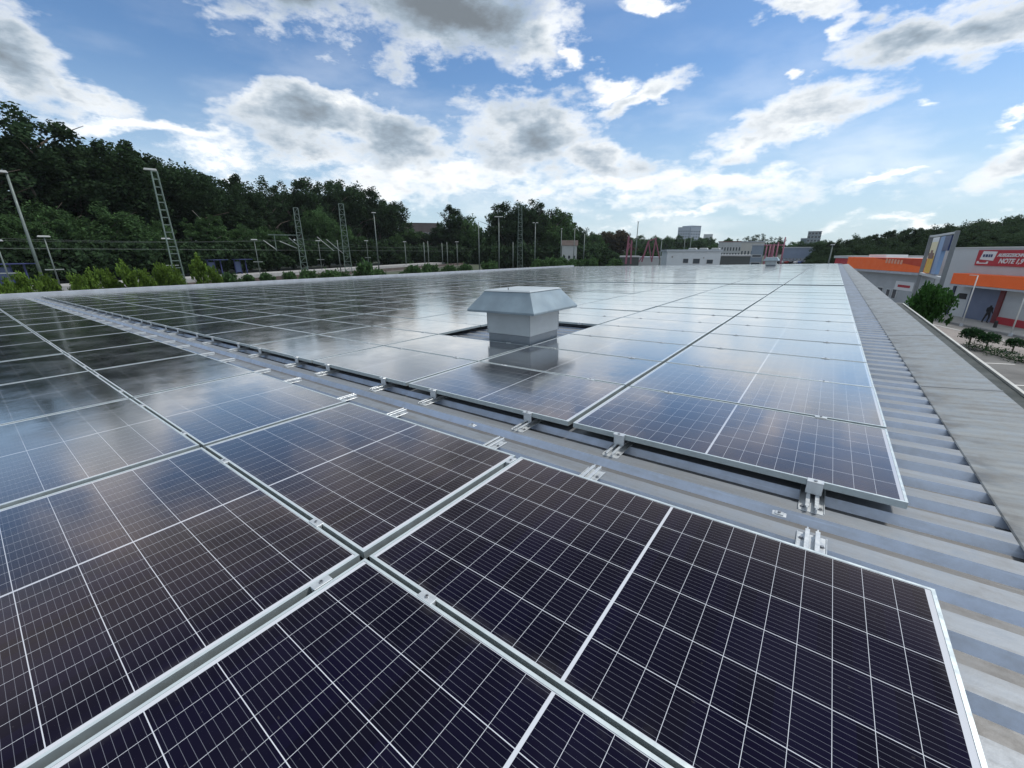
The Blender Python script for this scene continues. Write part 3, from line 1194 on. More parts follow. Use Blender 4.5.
def lattice(px, py, p, name, label, w0, w1, bz=None, depth=.5, lamp=False, rungs=None):
    z = base_z(p) if bz is None else bz
    h = height_for(px, py, p) - z
    a = math.atan2(p.y, p.x) + math.pi / 2 + math.pi
    t = thing(name, label, 'mast', Matrix.Translation((p.x, p.y, z)) @ Matrix.Rotation(a, 4, 'Z'), 'lattice masts along the railway')
    for sx in (-1, 1):
        for sy in (-1, 1):
            mb = MB()
            mb.bar((sx * w0 / 2, sy * depth / 2, 0), (sx * w1 / 2, sy * depth / 2 * w1 / w0, h), .09)
            part('leg', mb.mesh('leg', M_MAST), t)
    mb = MB()
    n = rungs or int(h / .85)
    for i in range(n + 1):
        zz_ = h * i / n
        f = w0 + (w1 - w0) * i / n
        g = depth * f / w0
        for sy in (-1, 1):
            mb.bar((-f / 2, sy * g / 2, zz_), (f / 2, sy * g / 2, zz_), .07)
        if i < n:
            f2 = w0 + (w1 - w0) * (i + 1) / n
            g2 = depth * f2 / w0
            s = 1 if i % 2 else -1
            if not lamp:
                mb.bar((-s * f / 2, -g / 2, zz_), (s * f2 / 2, -g2 / 2, h * (i + 1) / n), .05)
            for sx in (-1, 1):
                mb.bar((sx * f / 2, -s * g / 2, zz_), (sx * f2 / 2, s * g2 / 2, h * (i + 1) / n), .045)
    part('bracing', mb.mesh('bracing', M_MAST), t)
    if lamp:
        mb = MB()
        mb.frustum(-.75, .25, -.16, .16, h + .05, -.68, .18, -.12, .12, h + .22)
        part('lamp_head', mb.bevel('lamp_head', M_LAMP, .02), t)
    return t, h, a


GL = 'lamp posts along the platforms'
pole(32, 175, on_line(32, -42), 'lamp_mast', 'tall leaning-looking grey lamp mast near the left picture edge', GL, .115, ((-1.3, .1),), bz=1.0)
t, h, a = lattice(172.5, 173, on_line(172.5, -41.5), 'ladder_mast', 'tall ladder-like lattice mast with a lamp head, left', .80, .42, lamp=True, rungs=17)
for px, py, q, lab in [(47.5, 237, -57, 'small T-shaped platform lamp just right of the tall lamp mast'), (168, 239, -57, 'small platform lamp hidden behind the ladder mast'),
                       (255.5, 240, -58, 'small T-shaped platform lamp left of the cantilever arm'), (319, 241, -58, 'small platform lamp right of the cantilever mast'),
                       (367, 241, -58, 'small platform lamp left of the slim lamp pole'), (-2, 241, -57, 'small platform lamp cut by the left picture edge')]:
    t, h = pole(px, py, on_line(px, q), 'platform_lamp', lab, GL, .08, ((-.5, .5),))
    mb = MB()
    mb.bar((-.7, 0, h * .42), (.7, 0, h * .42), .10)
    part('sign_arm', mb.mesh('sign_arm', M_INS), t)
pole(377, 213, on_line(377, -47), 'lamp_mast', 'slim lamp pole in front of the last broad dark tree', GL, .13, ((-.45, .45),))
pole(338, 240, on_line(338, -50), 'signal_post', 'thin short post left of the twin-leg mast', 'posts along the railway', .10)
t, h, a = lattice(301.5, 208, on_line(301.5, -46), 'catenary_mast', 'lattice mast carrying a horizontal cantilever arm to the left', 1.0, .6)
mb = MB()
za = h * .63
mb.bar((-4.2, 0, za), (0, 0, za), .12)
part('arm', mb.mesh('arm', M_MAST), t)
mb = MB()
mb.bar((-3.4, 0, za - 2.3), (-3.4, 0, za), .10)
part('hanger', mb.mesh('hanger', M_MAST), t)
for x0, z0, x1, z1 in ((-4.9, za - .8, -3.4, za - 2.1), (-2.8, za - .9, -.6, za - 1.9), (-1.5, za - .4, -.2, za - 1.7)):
    mb = MB()
    mb.tube((x0, 0, z0), (x1, 0, z1), .06)
    part('insulator_strut', mb.mesh('insulator_strut', M_INS), t)
t, h, a = lattice(346, 204, on_line(346, -45), 'catenary_mast', 'tall twin-leg lattice mast in front of the broad dark tree', 1.15, .75)
for x0, z0, x1, z1 in ((-4.4, h * .55, -2.0, h * .36), (-3.0, h * .52, -.5, h * .32)):
    mb = MB()
    mb.tube((x0, 0, z0), (x1, 0, z1), .06)
    part('insulator_strut', mb.mesh('insulator_strut', M_INS), t)
mb = MB()
mb.bar((-4.6, 0, h * .40), (0, 0, h * .40), .07)
part('arm', mb.mesh('arm', M_MAST), t)
lattice(520, 206, at(520, 100), 'catenary_mast', 'tapering lattice mast in front of the big rounded trees', 1.3, .7, bz=0)
GP2 = 'posts along the railway'
for px, py, r, hd, nm, lab in [(479, 222, 105, None, 'catenary_post', 'plain grey post left of the double-headed lamp'),
                               (499, 217, 95, ((-.95, .95),), 'lamp_mast', 'tall lamp pole with a flat double head, left of the tapering mast'),
                               (535, 223, 105, ((-.7, -.1), (.1, .7)), 'lamp_mast', 'lamp post with two small arms right of the tapering mast'),
                               (561, 229, 125, ((-.3, .3),), 'lamp_mast', 'grey lamp post left of the small house'),
                               (574, 228, 130, None, 'catenary_post', 'thin grey post in front of the small house'),
                               (584, 234, 150, None, 'catenary_post', 'thin grey post right of the small house'),
                               (405, 242, 130, ((-.5, .5),), 'platform_lamp', 'far platform lamp below the long brown roof'),
                               (424, 242, 130, None, 'catenary_post', 'short far post left of the arm mast'),
                               (428, 241, 132, None, 'catenary_post', 'short far post under the dark tree'),
                               (442, 243, 135, None, 'catenary_post', 'short far post below the grey green tree'),
                               (447, 242, 136, None, 'catenary_post', 'short far post right below the grey green tree'),
                               (457, 242, 138, ((-.6, .6),), 'platform_lamp', 'far platform lamp left of the plain grey post'),
                               (513, 242, 130, None, 'catenary_post', 'short far post beside the foot of the tapering mast'),
                               (636, 222, 150, ((-.35, .35),), 'lamp_mast', 'tall lone lamp mast behind the magenta frame'),
                               (661, 240, 110, ((-.3, .3),), 'lamp_mast', 'thin lamp pole left of the white cabin building'),
                               (684, 238, 190, None, 'catenary_post', 'left of two thin posts above the white cabin building'),
                               (690, 236, 190, None, 'catenary_post', 'right of two thin posts above the white cabin building'),
                               (832, 245, 95, ((-.35, .35),), 'lamp_mast', 'thin lamp pole at the far right roof corner')]:
    pole(px, py, at(px, r), nm, lab, GP2 if hd is None else GL, .15 if r < 150 else .2, hd, bz=0)

# platform with shelters, wires
b = MB()
b.box(0, 300, -2.4, 2.4, 0, .62)
PLM = Matrix.Translation(rail(-59, -60, ZR)) @ Matrix.Rotation(math.atan2(RT.y, RT.x), 4, 'Z')
solo('platform', b.mesh('platform', CONC), 'long pale concrete station platform beyond the roof edge', 'platform', PLM)
b = MB()
b.box(0, 260, -.08, .08, 0, .6)
solo('noise_barrier', b.mesh('noise_barrier', mat('low_wall', (.085, .068, .06), .85, 0, .25, .6)), 'low brownish wall running along the tracks in front of the platform', 'wall',
     Matrix.Translation(rail(-49, -40, ZR)) @ Matrix.Rotation(math.atan2(RT.y, RT.x), 4, 'Z'))
for px, lab in ((7, 'blue platform shelter near the left lamp mast'), (214, 'blue platform shelter right of the birch trunk'), (240, 'pale platform shelter left of the small T-shaped lamp')):
    p = on_line(px, -59.4)
    t = thing('platform_shelter', lab, 'shelter', Matrix.Translation((p.x, p.y, ZR + .62)) @ Matrix.Rotation(math.atan2(RT.y, RT.x), 4, 'Z'), 'platform shelters')
    for x_ in (-1.1, 0, 1.1):
        mb = MB()
        mb.box(x_ - .06, x_ + .06, .5, .62, 0, 2.3)
        part('post', mb.mesh('post', M_BLUE), t)
    mb = MB()
    mb.box(-1.35, 1.35, -.8, .75, 2.3, 2.38)
    part('roof', mb.mesh('roof', M_BLUE), t)
    mb = MB()
    mb.box(-1.04, -.06, .54, .57, .3, 2.0)
    part('pane', mb.mesh('pane', mat('shelter_glass', (.12, .15, .25), .15)), t)
for q, z0, lab in ((-47, 9.6, 'upper overhead wire along the nearer track'), (-47, 8.0, 'lower overhead wire along the nearer track'),
                   (-54, 9.6, 'upper overhead wire along the farther track'), (-54, 8.0, 'lower overhead wire along the farther track')):
    mb = MB()
    pts = []
    for i in range(61):
        s = -60 + i * 5.0
        sag = (.9 if z0 > 9 else 0) * (((s % 60) / 30 - 1) ** 2 - 1)
        pts.append(rail(q, s, z0 - 1.2 + sag))
    for i in range(60):
        mb.tube(pts[i], pts[i + 1], .012, .012, 4, cap=False)
    solo('overhead_wire', mb.mesh('overhead_wire', M_WIRE), lab, 'wire', None, 'overhead wires of the railway')

# ------------------------------------------------------------------ distant buildings
M_WHITE = mat('render_white', (.44, .46, .47), .7, 0, .07, .4)
M_WIN = mat('window_glass', (.05, .065, .08), .12)
M_FRAMEW = mat('window_frame', (.55, .56, .56), .5)
M_TILE = mat('roof_tile', (.055, .04, .036), .8, 0, .2, 1.2)


def building(name, px0, px1, ytop, r, label, m, r2=None, rows=(), wins=0, roof=None, depth=10, roofm=None, ww=.62, group=None, z0=0.0):
    """a block whose front runs between two sight lines; rows = (zlow, zhigh) of its window bands"""
    A, B = at(px0, r), at(px1, r2 or r)
    L = (B - A).length
    d = (B - A) / L
    h = height_for((px0 + px1) / 2, ytop, (A + B) / 2)
    a = math.atan2(d.y, d.x)
    t = thing(name, label, 'building', Matrix.Translation((A.x, A.y, z0)) @ Matrix.Rotation(a, 4, 'Z'), group)
    mb = MB()
    mb.box(0, L, 0, depth, 0, h)
    part('wall', mb.mesh('wall', m), t)
    mb = MB()
    if roof == 'gable':
        mb.v = [(-.3, -.3, h), (L + .3, -.3, h), (L + .3, depth + .3, h), (-.3, depth + .3, h), (-.3, depth / 2, h + depth * .32), (L + .3, depth / 2, h + depth * .32)]
        mb.f = [(0, 3, 2, 1), (0, 1, 5, 4), (2, 3, 4, 5), (1, 2, 5), (3, 0, 4)]
        mb.mi = [0] * 5
    else:
        mb.box(-.2, L + .2, -.2, depth + .2, h + .004, h + .35)
    part('roof', mb.mesh('roof', roofm or M_PARAPET), t)
    mw = MB()
    for z0_, z1_ in rows:
        for i in range(wins):
            x0 = L * (i + .5 - ww / 2) / wins
            x1 = L * (i + .5 + ww / 2) / wins
            mw = MB()
            mw.box(x0, x1, -.03, .05, z0_, z1_)
            f = part('window', mw.mesh('window', M_FRAMEW), t)
            mw = MB()
            e = min(.12, (x1 - x0) * .12)
            mw.box(x0 + e, x1 - e, -.05, .0, z0_ + e, z1_ - e)
            part('pane', mw.mesh('pane', M_WIN), f)
    return t, L, h


t, L, h = building('cabin_building', 668, 722, 251.6, 82, 'low white cabin-like building with three windows beyond the far roof edge', mat('cabin_white', (.56, .60, .63), .6, 0, .05, .6), 84,
                   roofm=mat('cabin_roof', (.42, .46, .50), .5, .1), depth=6)
for c, w, z0_, z1_, dk in ((.10, .35, h - 1.05, h - .75, 1), (.36, 1.0, h - 2.0, h - 1.15, 0), (.56, 1.25, h - 2.1, h - 1.15, 0), (.69, .25, h - 1.2, h - .9, 1), (.81, 1.15, h - 2.1, h - 1.3, 0)):
    mb = MB()
    mb.box(c * L - w / 2, c * L + w / 2, -.04, .05, z0_, z1_)
    f = part('window', mb.mesh('window', M_FRAMEW), t)
    mb = MB()
    mb.box(c * L - w / 2 + .07, c * L + w / 2 - .07, -.06, 0, z0_ + .07, z1_ - .07)
    part('pane', mb.mesh('pane', M_WIN), f)
for px, lab in ((693, 'left'), (704, 'middle'), (716, 'right')):
    p = at(px, 89)
    zt = height_for(px, 251.6, at(px, 84))
    mb = MB()
    mb.frustum(-.75, .75, -.5, .5, 0, -.6, .6, -.4, .4, .28)
    mt = solo('roof_dome', mb.bevel('roof_dome', mat('dome', (.36, .38, .38), .5), .05), '%s pale rooflight box on the white cabin building' % lab, 'rooflight',
              Matrix.Translation((p.x - (p.x - at(px, 86.5).x), p.y - (p.y - at(px, 86.5).y), zt + .36)), 'rooflights on the white cabin')
building('apartment_house', 402, 440, 223.5, 260, 'long brown flat-roofed block half hidden behind the middle trees', mat('brown_render', (.13, .105, .10), .8, 0, .1, .3), rows=((10, 11.6), (13, 14.6), (16, 17.6)), wins=10, depth=14, roofm=M_TILE)
building('small_house', 562, 577, 245.5, 135, 'small pale house with a brown tiled roof right of the middle trees', M_WHITE, rows=((4.4, 5.6),), wins=3, roof='gable', roofm=M_TILE, depth=5)
t1, L, h = building('tower_block', 676, 688, 227.5, 720, 'left half of the bluish far twin tower block', mat('far_block_hazed', (.34, .39, .46), .7, 0, .08, .05), rows=[(z, z + 2) for z in range(20, 40, 4)], wins=5, depth=18, ww=.5)  # distance haze is put into the pale bluish wall colour
building('tower_block', 688.5, 698.5, 226, 730, 'right, taller half of the bluish far twin tower block', MATS['far_block_hazed'], 745, rows=[(z, z + 2) for z in range(20, 40, 4)], wins=4, depth=18, ww=.5)
building('office_block', 702, 711, 234.5, 640, 'small pale far block right of the twin towers', M_WHITE, rows=[(14, 16), (18, 20), (22, 24)], wins=4, depth=14)
building('glass_tower', 805, 818.5, 231.5, 620, 'dark glassy far tower rising behind trees near the roof corner', mat('tower_glass', (.13, .18, .21), .3, 0, .1, .05), rows=[(z, z + 2.6) for z in (14, 18, 22, 26)], wins=4, depth=18, ww=.8)
building('office_block', 799, 806, 238.5, 640, 'lower dark block attached left of the glassy far tower', MATS['tower_glass'], rows=[(12, 14), (16, 18)], wins=2, depth=14)
M_REDR = mat('red_roof_edge', (.17, .085, .08), .6)
building('retail_building', 718, 741, 242, 210, 'pale flat building with a row of windows and thin reddish roof edge', M_WHITE, rows=((4.2, 6.2), (7.0, 8.6)), wins=8, depth=14, roofm=M_REDR)
building('retail_building', 741, 764, 242.2, 190, 'off-white flat building left of the magenta flagpoles', mat('offwhite', (.50, .49, .46), .7, 0, .06, .3), rows=((3.0, 4.6), (5.4, 7.0)), wins=7, depth=14)
building('retail_building', 752, 764, 245.5, 150, 'small blue grey block at the foot of the off-white building', mat('bluegrey', (.22, .27, .33), .6, 0, .08, .3), rows=((2.6, 3.6), (5.0, 5.8)), wins=1, ww=.8, depth=10)
building('market_hall', 783, 816, 248, 185, 'long blue grey market hall behind the parked cars', mat('hall_blue', (.20, .25, .34), .6, 0, .1, .2), rows=((3.0, 4.4),), wins=9, depth=16)
building('market_hall', 640, 664, 258, 140, 'low pale hall below the magenta steel frame', M_WHITE, rows=((1.4, 2.6),), wins=5, depth=10)
building('market_hall', 720, 752, 256.2, 120, 'low long shed with a white roof edge left of the small far vent', mat('shed_dark', (.08, .09, .09), .8), depth=8, roofm=M_WHITE)
building('shed', 621, 640, 257.3, 128, 'low shed with a pale flat roof left of the magenta frame', MATS['shed_dark'], depth=8, roofm=M_WHITE)

# magenta steel: a lattice frame and a row of flagpoles
M_MAG = mat('magenta_paint', (.25, .085, .125), .5, 0, .15, .5)
t = thing('steel_frame', 'magenta painted steel frame of braced posts rising above the low sheds', 'steel frame', at(640, 120))
P0 = at(640, 120)


def fr(px, py, r=120):
    p = at(px, r)
    return Vector((p.x, p.y, height_for(px, py, p))) - Vector((P0.x, P0.y, 0))


for (xa, ya), (xb, yb), w in [((627, 264), (628, 236), .5), ((632, 264), (631, 240), .4), ((627, 241), (632, 248), .25), ((632, 242), (627, 252), .25), ((643, 262), (648, 241), .4), ((648, 241), (656, 238), .25),
                              ((655, 239), (653, 262), .35), ((648, 242), (653, 262), .25), ((655, 240), (661, 260), .3), ((640, 262), (646, 252), .25)]:
    mb = MB()
    mb.bar(fr(xa, ya), fr(xb, yb), w)
    part('beam', mb.mesh('beam', M_MAG), t)
for i, (px, py) in enumerate([(766.5, 246), (770, 245), (773.5, 244.5), (777.5, 243), (783.5, 238)]):
    p = at(px, 118)
    h = height_for(px, py, p)
    t = thing('flagpole', ['leftmost magenta flagpole behind the small far vent', 'second magenta flagpole from the left, behind the far vent', 'middle magenta flagpole behind the far vent',
                           'fourth magenta flagpole from the left', 'tallest, rightmost dark magenta flagpole'][i], 'flagpole', p, 'magenta flagpoles')
    mb = MB()
    mb.tube((0, 0, 0), (0, 0, h), .2, .14, 8)
    part('pole', mb.mesh('pole', M_MAG, True), t)
    mb = MB()
    mb.tube((0, 0, h), (0, 0, h + .22), .2, .05, 8)
    part('cap', mb.mesh('cap', M_MAG), t)
t = thing('bridge_canopy', 'red roofed canopy joining the tops of the magenta flagpoles', 'canopy', at(773, 124))
mb = MB()
mb.box(-1.9, 1.9, -1.2, 1.2, 8.0, 8.3)
part('roof', mb.mesh('roof', M_MAG), t)
mb = MB()
mb.box(-.3, .3, -.3, .3, 0, 8.0)
part('column', mb.mesh('column', M_MAG), t)

# parked cars in front of the market hall
CARC = [mat('car_paint_%s' % n, c, .25, .2) for n, c in (('black', (.02, .02, .022)), ('silver', (.40, .42, .44)), ('white', (.62, .63, .64)), ('red', (.25, .03, .03)), ('blue', (.05, .08, .2)))]


def car_parts():
    pr = [(-2.1, .35), (-2.1, .75), (-1.95, .92), (-.95, 1.0), (1.75, 1.02), (2.05, .85), (2.1, .4)]
    m = MB()
    for s in (-1, 1):
        q = [(x, s * .86, z) for x, z in pr]
        m.quad(q if s < 0 else q[::-1])
    for i in range(len(pr)):
        (x0, z0), (x1, z1) = pr[i], pr[(i + 1) % len(pr)]
        m.quad([(x0, -.86, z0), (x0, .86, z0), (x1, .86, z1), (x1, -.86, z1)])
    body = m
    c = MB()
    c.frustum(-1.15, 1.7, -.8, .8, .98, -.45, 1.25, -.62, .62, 1.43, top=1)
    w = MB()
    w.tube((0, -.09, 0), (0, .09, 0), .32, n=14)
    w.tube((0, -.095, 0), (0, .095, 0), .19, n=10, mi=1)
    return body, c, w


cb, cc, cw = car_parts()
MEW = cw.mesh('wheel', [M_DARK, M_RAIL])
names = ['black', 'silver', 'red', 'black', 'white', 'blue', 'black', 'silver']
for i, (px, ci) in enumerate(((783, 0), (788, 1), (792.5, 3), (797, 0), (801.5, 2), (806, 4), (810, 0), (813.5, 1))):
    p = at(px, 150)
    M = Matrix.Translation((p.x, p.y, 3.0)) @ Matrix.Rotation(R_(52 + (i % 2) * 180), 4, 'Z')
    t = thing('parked_car', '%s parked car in front of the blue grey market hall, %s from the left' % (names[i], nth(i + 1)), 'car', M, 'cars parked before the market hall')
    part('body', cb.mesh('body', CARC[ci]), t)
    part('cabin', cc.mesh('cabin', [M_WIN, CARC[ci]]), t)
    for x_, y_ in ((-1.3, -.82), (-1.3, .82), (1.3, -.82), (1.3, .82)):
        part('wheel', MEW, t, (x_, y_, .32))
b = MB()
A, B = at(770, 140), at(822, 140)
C_, D = at(822, 183), at(770, 183)
b.quad([(A.x, A.y, 3.0), (B.x, B.y, 3.0), (C_.x, C_.y, 3.0), (D.x, D.y, 3.0)])
b.quad([(A.x, A.y, 0), (B.x, B.y, 0), (B.x, B.y, 3.0), (A.x, A.y, 3.0)])
structure('raised_car_park', b.mesh('raised_car_park', GR_ASPH))

# ------------------------------------------------------------------ shops on the right
QF = 36.0
M_GREYW = mat('shop_grey', (.50, .52, .53), .6, 0, .05, .4)
M_ORANGE = mat('shop_orange', (1.0, .15, .02), .5, 0, .05, .6)
M_REDB = mat('banner_red', (.42, .025, .04), .5, 0, .05, .6)
M_WHT = mat('sign_white', (.72, .72, .72), .5)
M_SHUT = mat('shutter_blue', (.13, .16, .24), .5, 0, .06, .5)
M_NAVY = mat('sign_navy', (.02, .04, .13), .4)
ROT_F = math.atan2(-RT.y, -RT.x)          # local x runs along the front towards the camera side, local y into the building


def sval(px, q=QF):
    p = on_line(px, q)
    return p.x * RT.x + p.y * RT.y


def front(px, q=QF):
    p = on_line(px, q)
    return Matrix.Translation((p.x, p.y, 0)) @ Matrix.Rotation(ROT_F, 4, 'Z')


def fx(px0, px, q=QF):                    # local x of a column, measured from column px0
    return sval(px0, q) - sval(px, q)


def zof(px, py, q=QF):
    return height_for(px, py, on_line(px, q))


def text_part(txt, parent, size, loc, m, shear=.25, name='lettering', depth=.02, bold=0.0):
    cu = bpy.data.curves.new(name, 'FONT')
    cu.body = txt
    cu.size = size
    cu.extrude = depth
    cu.shear = shear
    cu.offset = bold
    o = bpy.data.objects.new(name, cu)
    COL.objects.link(o)
    bpy.context.view_layer.update()
    me = bpy.data.meshes.new_from_object(o)
    bpy.data.objects.remove(o)
    me.materials.clear()
    me.materials.append(m)
    # stand the text up on the front: x stays, y becomes z
    me.transform(Matrix.Rotation(math.pi / 2, 4, 'X'))
    p = part(name, me, parent)
    p.location = loc
    return p


# grey hall with the red banner
t = thing('shop_hall', 'tall grey shop hall with a red banner, orange canopy band and blue shutters', 'shop', front(945))
Lh = fx(945, 1085)
hh = zof(985, 248.2)
mb = MB()
mb.box(0, Lh, 0, 24, 0, hh)
part('wall', mb.mesh('wall', M_GREYW), t)
mb = MB()
mb.box(-.05, Lh, -.06, 24, hh + .004, hh + .12)
part('roof_edge', mb.mesh('roof_edge', mat('pale_edge', (.55, .56, .54), .5)), t)
mb = MB()
zc0, zc1 = zof(1000, 286.2), zof(1000, 274.6)
mb.box(fx(945, 977), Lh, -1.3, -.006, zc0, zc1)
part('canopy_band', mb.bevel('canopy_band', M_ORANGE, .02), t)
mb = MB()
mb.box(fx(945, 977) - .05, Lh, -1.35, -.01, zc0 - .17, zc0 - .01)
part('canopy_soffit', mb.mesh('canopy_soffit', M_PARAPET), t)
mb = MB()
mb.box(fx(945, 986), fx(945, 1018), -.05, .02, .02, zc0 - .2)
part('shutter', mb.mesh('shutter', M_SHUT), t)
mb = MB()
mb.box(fx(945, 1018), fx(945, 1023), -.12, .02, .02, zc0 - .2)
part('red_pillar', mb.mesh('red_pillar', mat('pillar_red', (.16, .03, .035), .6)), t)
mb = MB()
mb.box(fx(945, 967), fx(945, 969.5), -.10, .02, .02, zc0 - .2)
part('dark_pillar', mb.mesh('dark_pillar', mat('dark_blue', (.03, .04, .07), .5)), t)
mb = MB()
mb.box(fx(945, 975), fx(945, 983), -.06, .02, 1.9, 2.45)
w = part('window', mb.mesh('window', M_DARK), t)
mb = MB()
mb.box(fx(945, 1024), fx(945, 1060), -.14, .02, .1, .75)
part('red_plinth', mb.mesh('red_plinth', M_REDB), t)
# banner
xb = fx(945, 981)
zq = zof(1000, 266) - 4.95
tb = thing('banner', 'red shop banner with white slanted lettering and a white square on the grey hall', 'banner', front(945))
mb = MB()
mb.box(xb, xb + 11.5, -.10, -.012, zq + 4.95, zof(1000, 250))
tb.location.z += zq
part('cloth', mb.mesh('cloth', M_REDB), tb, (0, 0, -zq))
mb = MB()
mb.v = [(xb + .45, -.13, 5.52), (xb + 2.0, -.13, 5.42), (xb + 2.2, -.13, 6.25), (xb + .65, -.13, 6.30), (xb + .45, -.104, 5.52), (xb + 2.0, -.104, 5.42), (xb + 2.2, -.104, 6.25), (xb + .65, -.104, 6.30)]
mb.f = [(0, 1, 2, 3), (4, 7, 6, 5), (0, 4, 5, 1), (1, 5, 6, 2), (2, 6, 7, 3), (3, 7, 4, 0)]
mb.mi = [0] * 6
lo = part('white_square', mb.mesh('white_square', M_WHT), tb)
mb = MB()
for a_, c_ in ((.75, .25), (1.05, .3), (1.38, .2), (1.62, .22)):
    mb.box(xb + a_, xb + a_ + c_ * .8, -.15, -.131, 5.74, 6.0)
part('dark_mark', mb.mesh('dark_mark', M_NAVY), lo)
mb = MB()
mb.v = [(xb + .2, -.12, 5.12), (xb + 1.5, -.12, 5.12), (xb + 1.55, -.12, 5.34), (xb + 1.35, -.12, 5.34), (xb + 1.25, -.12, 5.22), (xb + .5, -.12, 5.22), (xb + .45, -.12, 5.36), (xb + .22, -.12, 5.36)]
mb.f = [(0, 1, 2, 3, 4, 5, 6, 7)]
mb.mi = [0]
part('white_bracket', mb.mesh('white_bracket', M_WHT), tb)
text_part('AUSGEZEICHNETE', tb, .40, (xb + 2.35, -.13, 5.80), M_WHT, bold=.012)
text_part('NOTE 1,9', tb, .58, (xb + 2.65, -.13, 5.22), M_WHT, bold=.016)

# orange market further along the front
t = thing('orange_market', 'low grey market with a broad orange fascia seen along its front', 'shop', front(859))
Lm = fx(859, 944)
mb = MB()
mb.box(0, Lm - .05, .0, 20, 0, zof(890, 258.2))
part('wall', mb.mesh('wall', mat('market_wall', (.42, .44, .45), .65, 0, .08, .4)), t)
zb, zt2 = zof(890, 270.2), zof(890, 257.6)
mb = MB()
mb.box(-.6, Lm - .1, -.8, -.006, zb, zt2)
part('fascia', mb.bevel('fascia', M_ORANGE, .02), t)
mb = MB()
mb.box(-.62, Lm - .1, -.85, -.01, zb - .3, zb - .01)
part('fascia_soffit', mb.mesh('fascia_soffit', M_PARAPET), t)
xs = fx(859, 884)
mb = MB()
mb.v = [(xs, -.83, zt2 - .02), (Lm - .1, -.83, zt2 - .02), (Lm - .1, -.83, zb + .55), (xs, -.81, zt2 - .02), (Lm - .1, -.81, zt2 - .02), (Lm - .1, -.81, zb + .55)]
mb.f = [(2, 1, 0), (3, 4, 5), (0, 1, 4, 3), (1, 2, 5, 4), (2, 0, 3, 5)]
mb.mi = [0] * 5
part('red_wedge', mb.mesh('red_wedge', mat('fascia_red', (.55, .05, .012), .5, 0, .05, .6)), t)
x0, x1 = fx(859, 897), fx(859, 916)
for i in range(6):
    mb = MB()
    a_ = x0 + (x1 - x0) * i / 6
    mb.box(a_, a_ + (x1 - x0) / 6 * .62, -.86, -.832, zb + .95 - .02 * i, zb + 1.5 - .03 * i)
    part('pale_letter', mb.mesh('pale_letter', mat('faded_letter', (.75, .38, .25), .6)), t)
mb = MB()
mb.box(fx(859, 867), fx(859, 884), .5, 3, zof(890, 258.2) + .01, zof(875, 254.6))
part('roof_box', mb.mesh('roof_box', M_WHT), t)
for a_, c_, y0_, y1_ in ((880.5, 884.5, 287, 292), (889, 894, 288, 297.5), (899, 902, 290, 299), (905.5, 909, 290, 299)):
    m0 = (a_ + c_) / 2
    z0_, z1_ = max(.05, zof(m0, y1_)), zof(m0, y0_)
    mb = MB()
    mb.box(fx(859, a_) - .15, fx(859, c_) + .15, -.05, .02, z0_, z1_ + .12)
    f = part('window', mb.mesh('window', M_FRAMEW), t)
    mb = MB()
    mb.box(fx(859, a_), fx(859, c_), -.08, -.0, z0_ + .03, z1_)
    part('pane', mb.mesh('pane', M_WIN), f)
mb = MB()
mb.box(fx(859, 906), fx(859, 925), -.06, -.008, zof(915, 291), zof(915, 282))
f = part('white_panel', mb.mesh('white_panel', M_WHT), t)
mb = MB()
mb.box(fx(859, 909), fx(859, 922), -.08, -.062, zof(915, 288), zof(915, 285.5))
part('red_strip', mb.mesh('red_strip', M_REDB), f)
# small red and white building at the end
t = thing('end_building', 'small far building with a red band and white roof left of the orange market', 'building', front(838, 39))
Le = fx(838, 857, 39)
mb = MB()
mb.box(0, Le, 0, 12, 0, zof(847, 258.3, 39))
part('wall', mb.mesh('wall', M_REDB), t)
mb = MB()
mb.box(-.2, Le + .2, -.2, 12.2, zof(847, 258.2, 39), zof(847, 255.8, 39))
part('roof', mb.mesh('roof', M_WHITE), t)

# pavements and road before the shops
SA, SB = -30, 160


def strip(name, q0, q1, z, m, kerb=0.0):
    mb = MB()
    if kerb:
        mb.box(0, SB - SA, q0, q1, 0, z, 0, Matrix.Translation(rail(0, SA)) @ Matrix(((RT.x, RN.x, 0, 0), (RT.y, RN.y, 0, 0), (0, 0, 1, 0), (0, 0, 0, 1))))
    else:
        mb.quad([rail(q0, SA, z), rail(q1, SA, z), rail(q1, SB, z), rail(q0, SB, z)])
    structure(name, mb.mesh(name, m))


strip('road', 12, 32.6, .020, GR_ASPH)
strip('pavement', 32.8, 35.98, .13, GR_PAVE, 1)
strip('kerb', 32.6, 32.8, .12, CONC, 1)
strip('kerb', 29.6, 30.0, .12, CONC, 1)
strip('pavement', 25.3, 29.6, .10, mat('pink_paving', (.22, .20, .19), .85, 0, .12, 1.5), 1)
b = MB()
for i in range(20):
    b.quad([rail(20.5, i * 5 + 20, .026), rail(24.5, i * 5 + 20, .026), rail(24.5, i * 5 + 20.12, .026), rail(20.5, i * 5 + 20.12, .026)])
structure('road_marking', b.mesh('road_marking', mat('paint_white', (.7, .7, .68), .7)))


def ground_pt(px, py, z=0.0):
    d = ray(px, py)
    k = (z - EYE) / d.z
    return Vector((d.x * k, d.y * k, z))


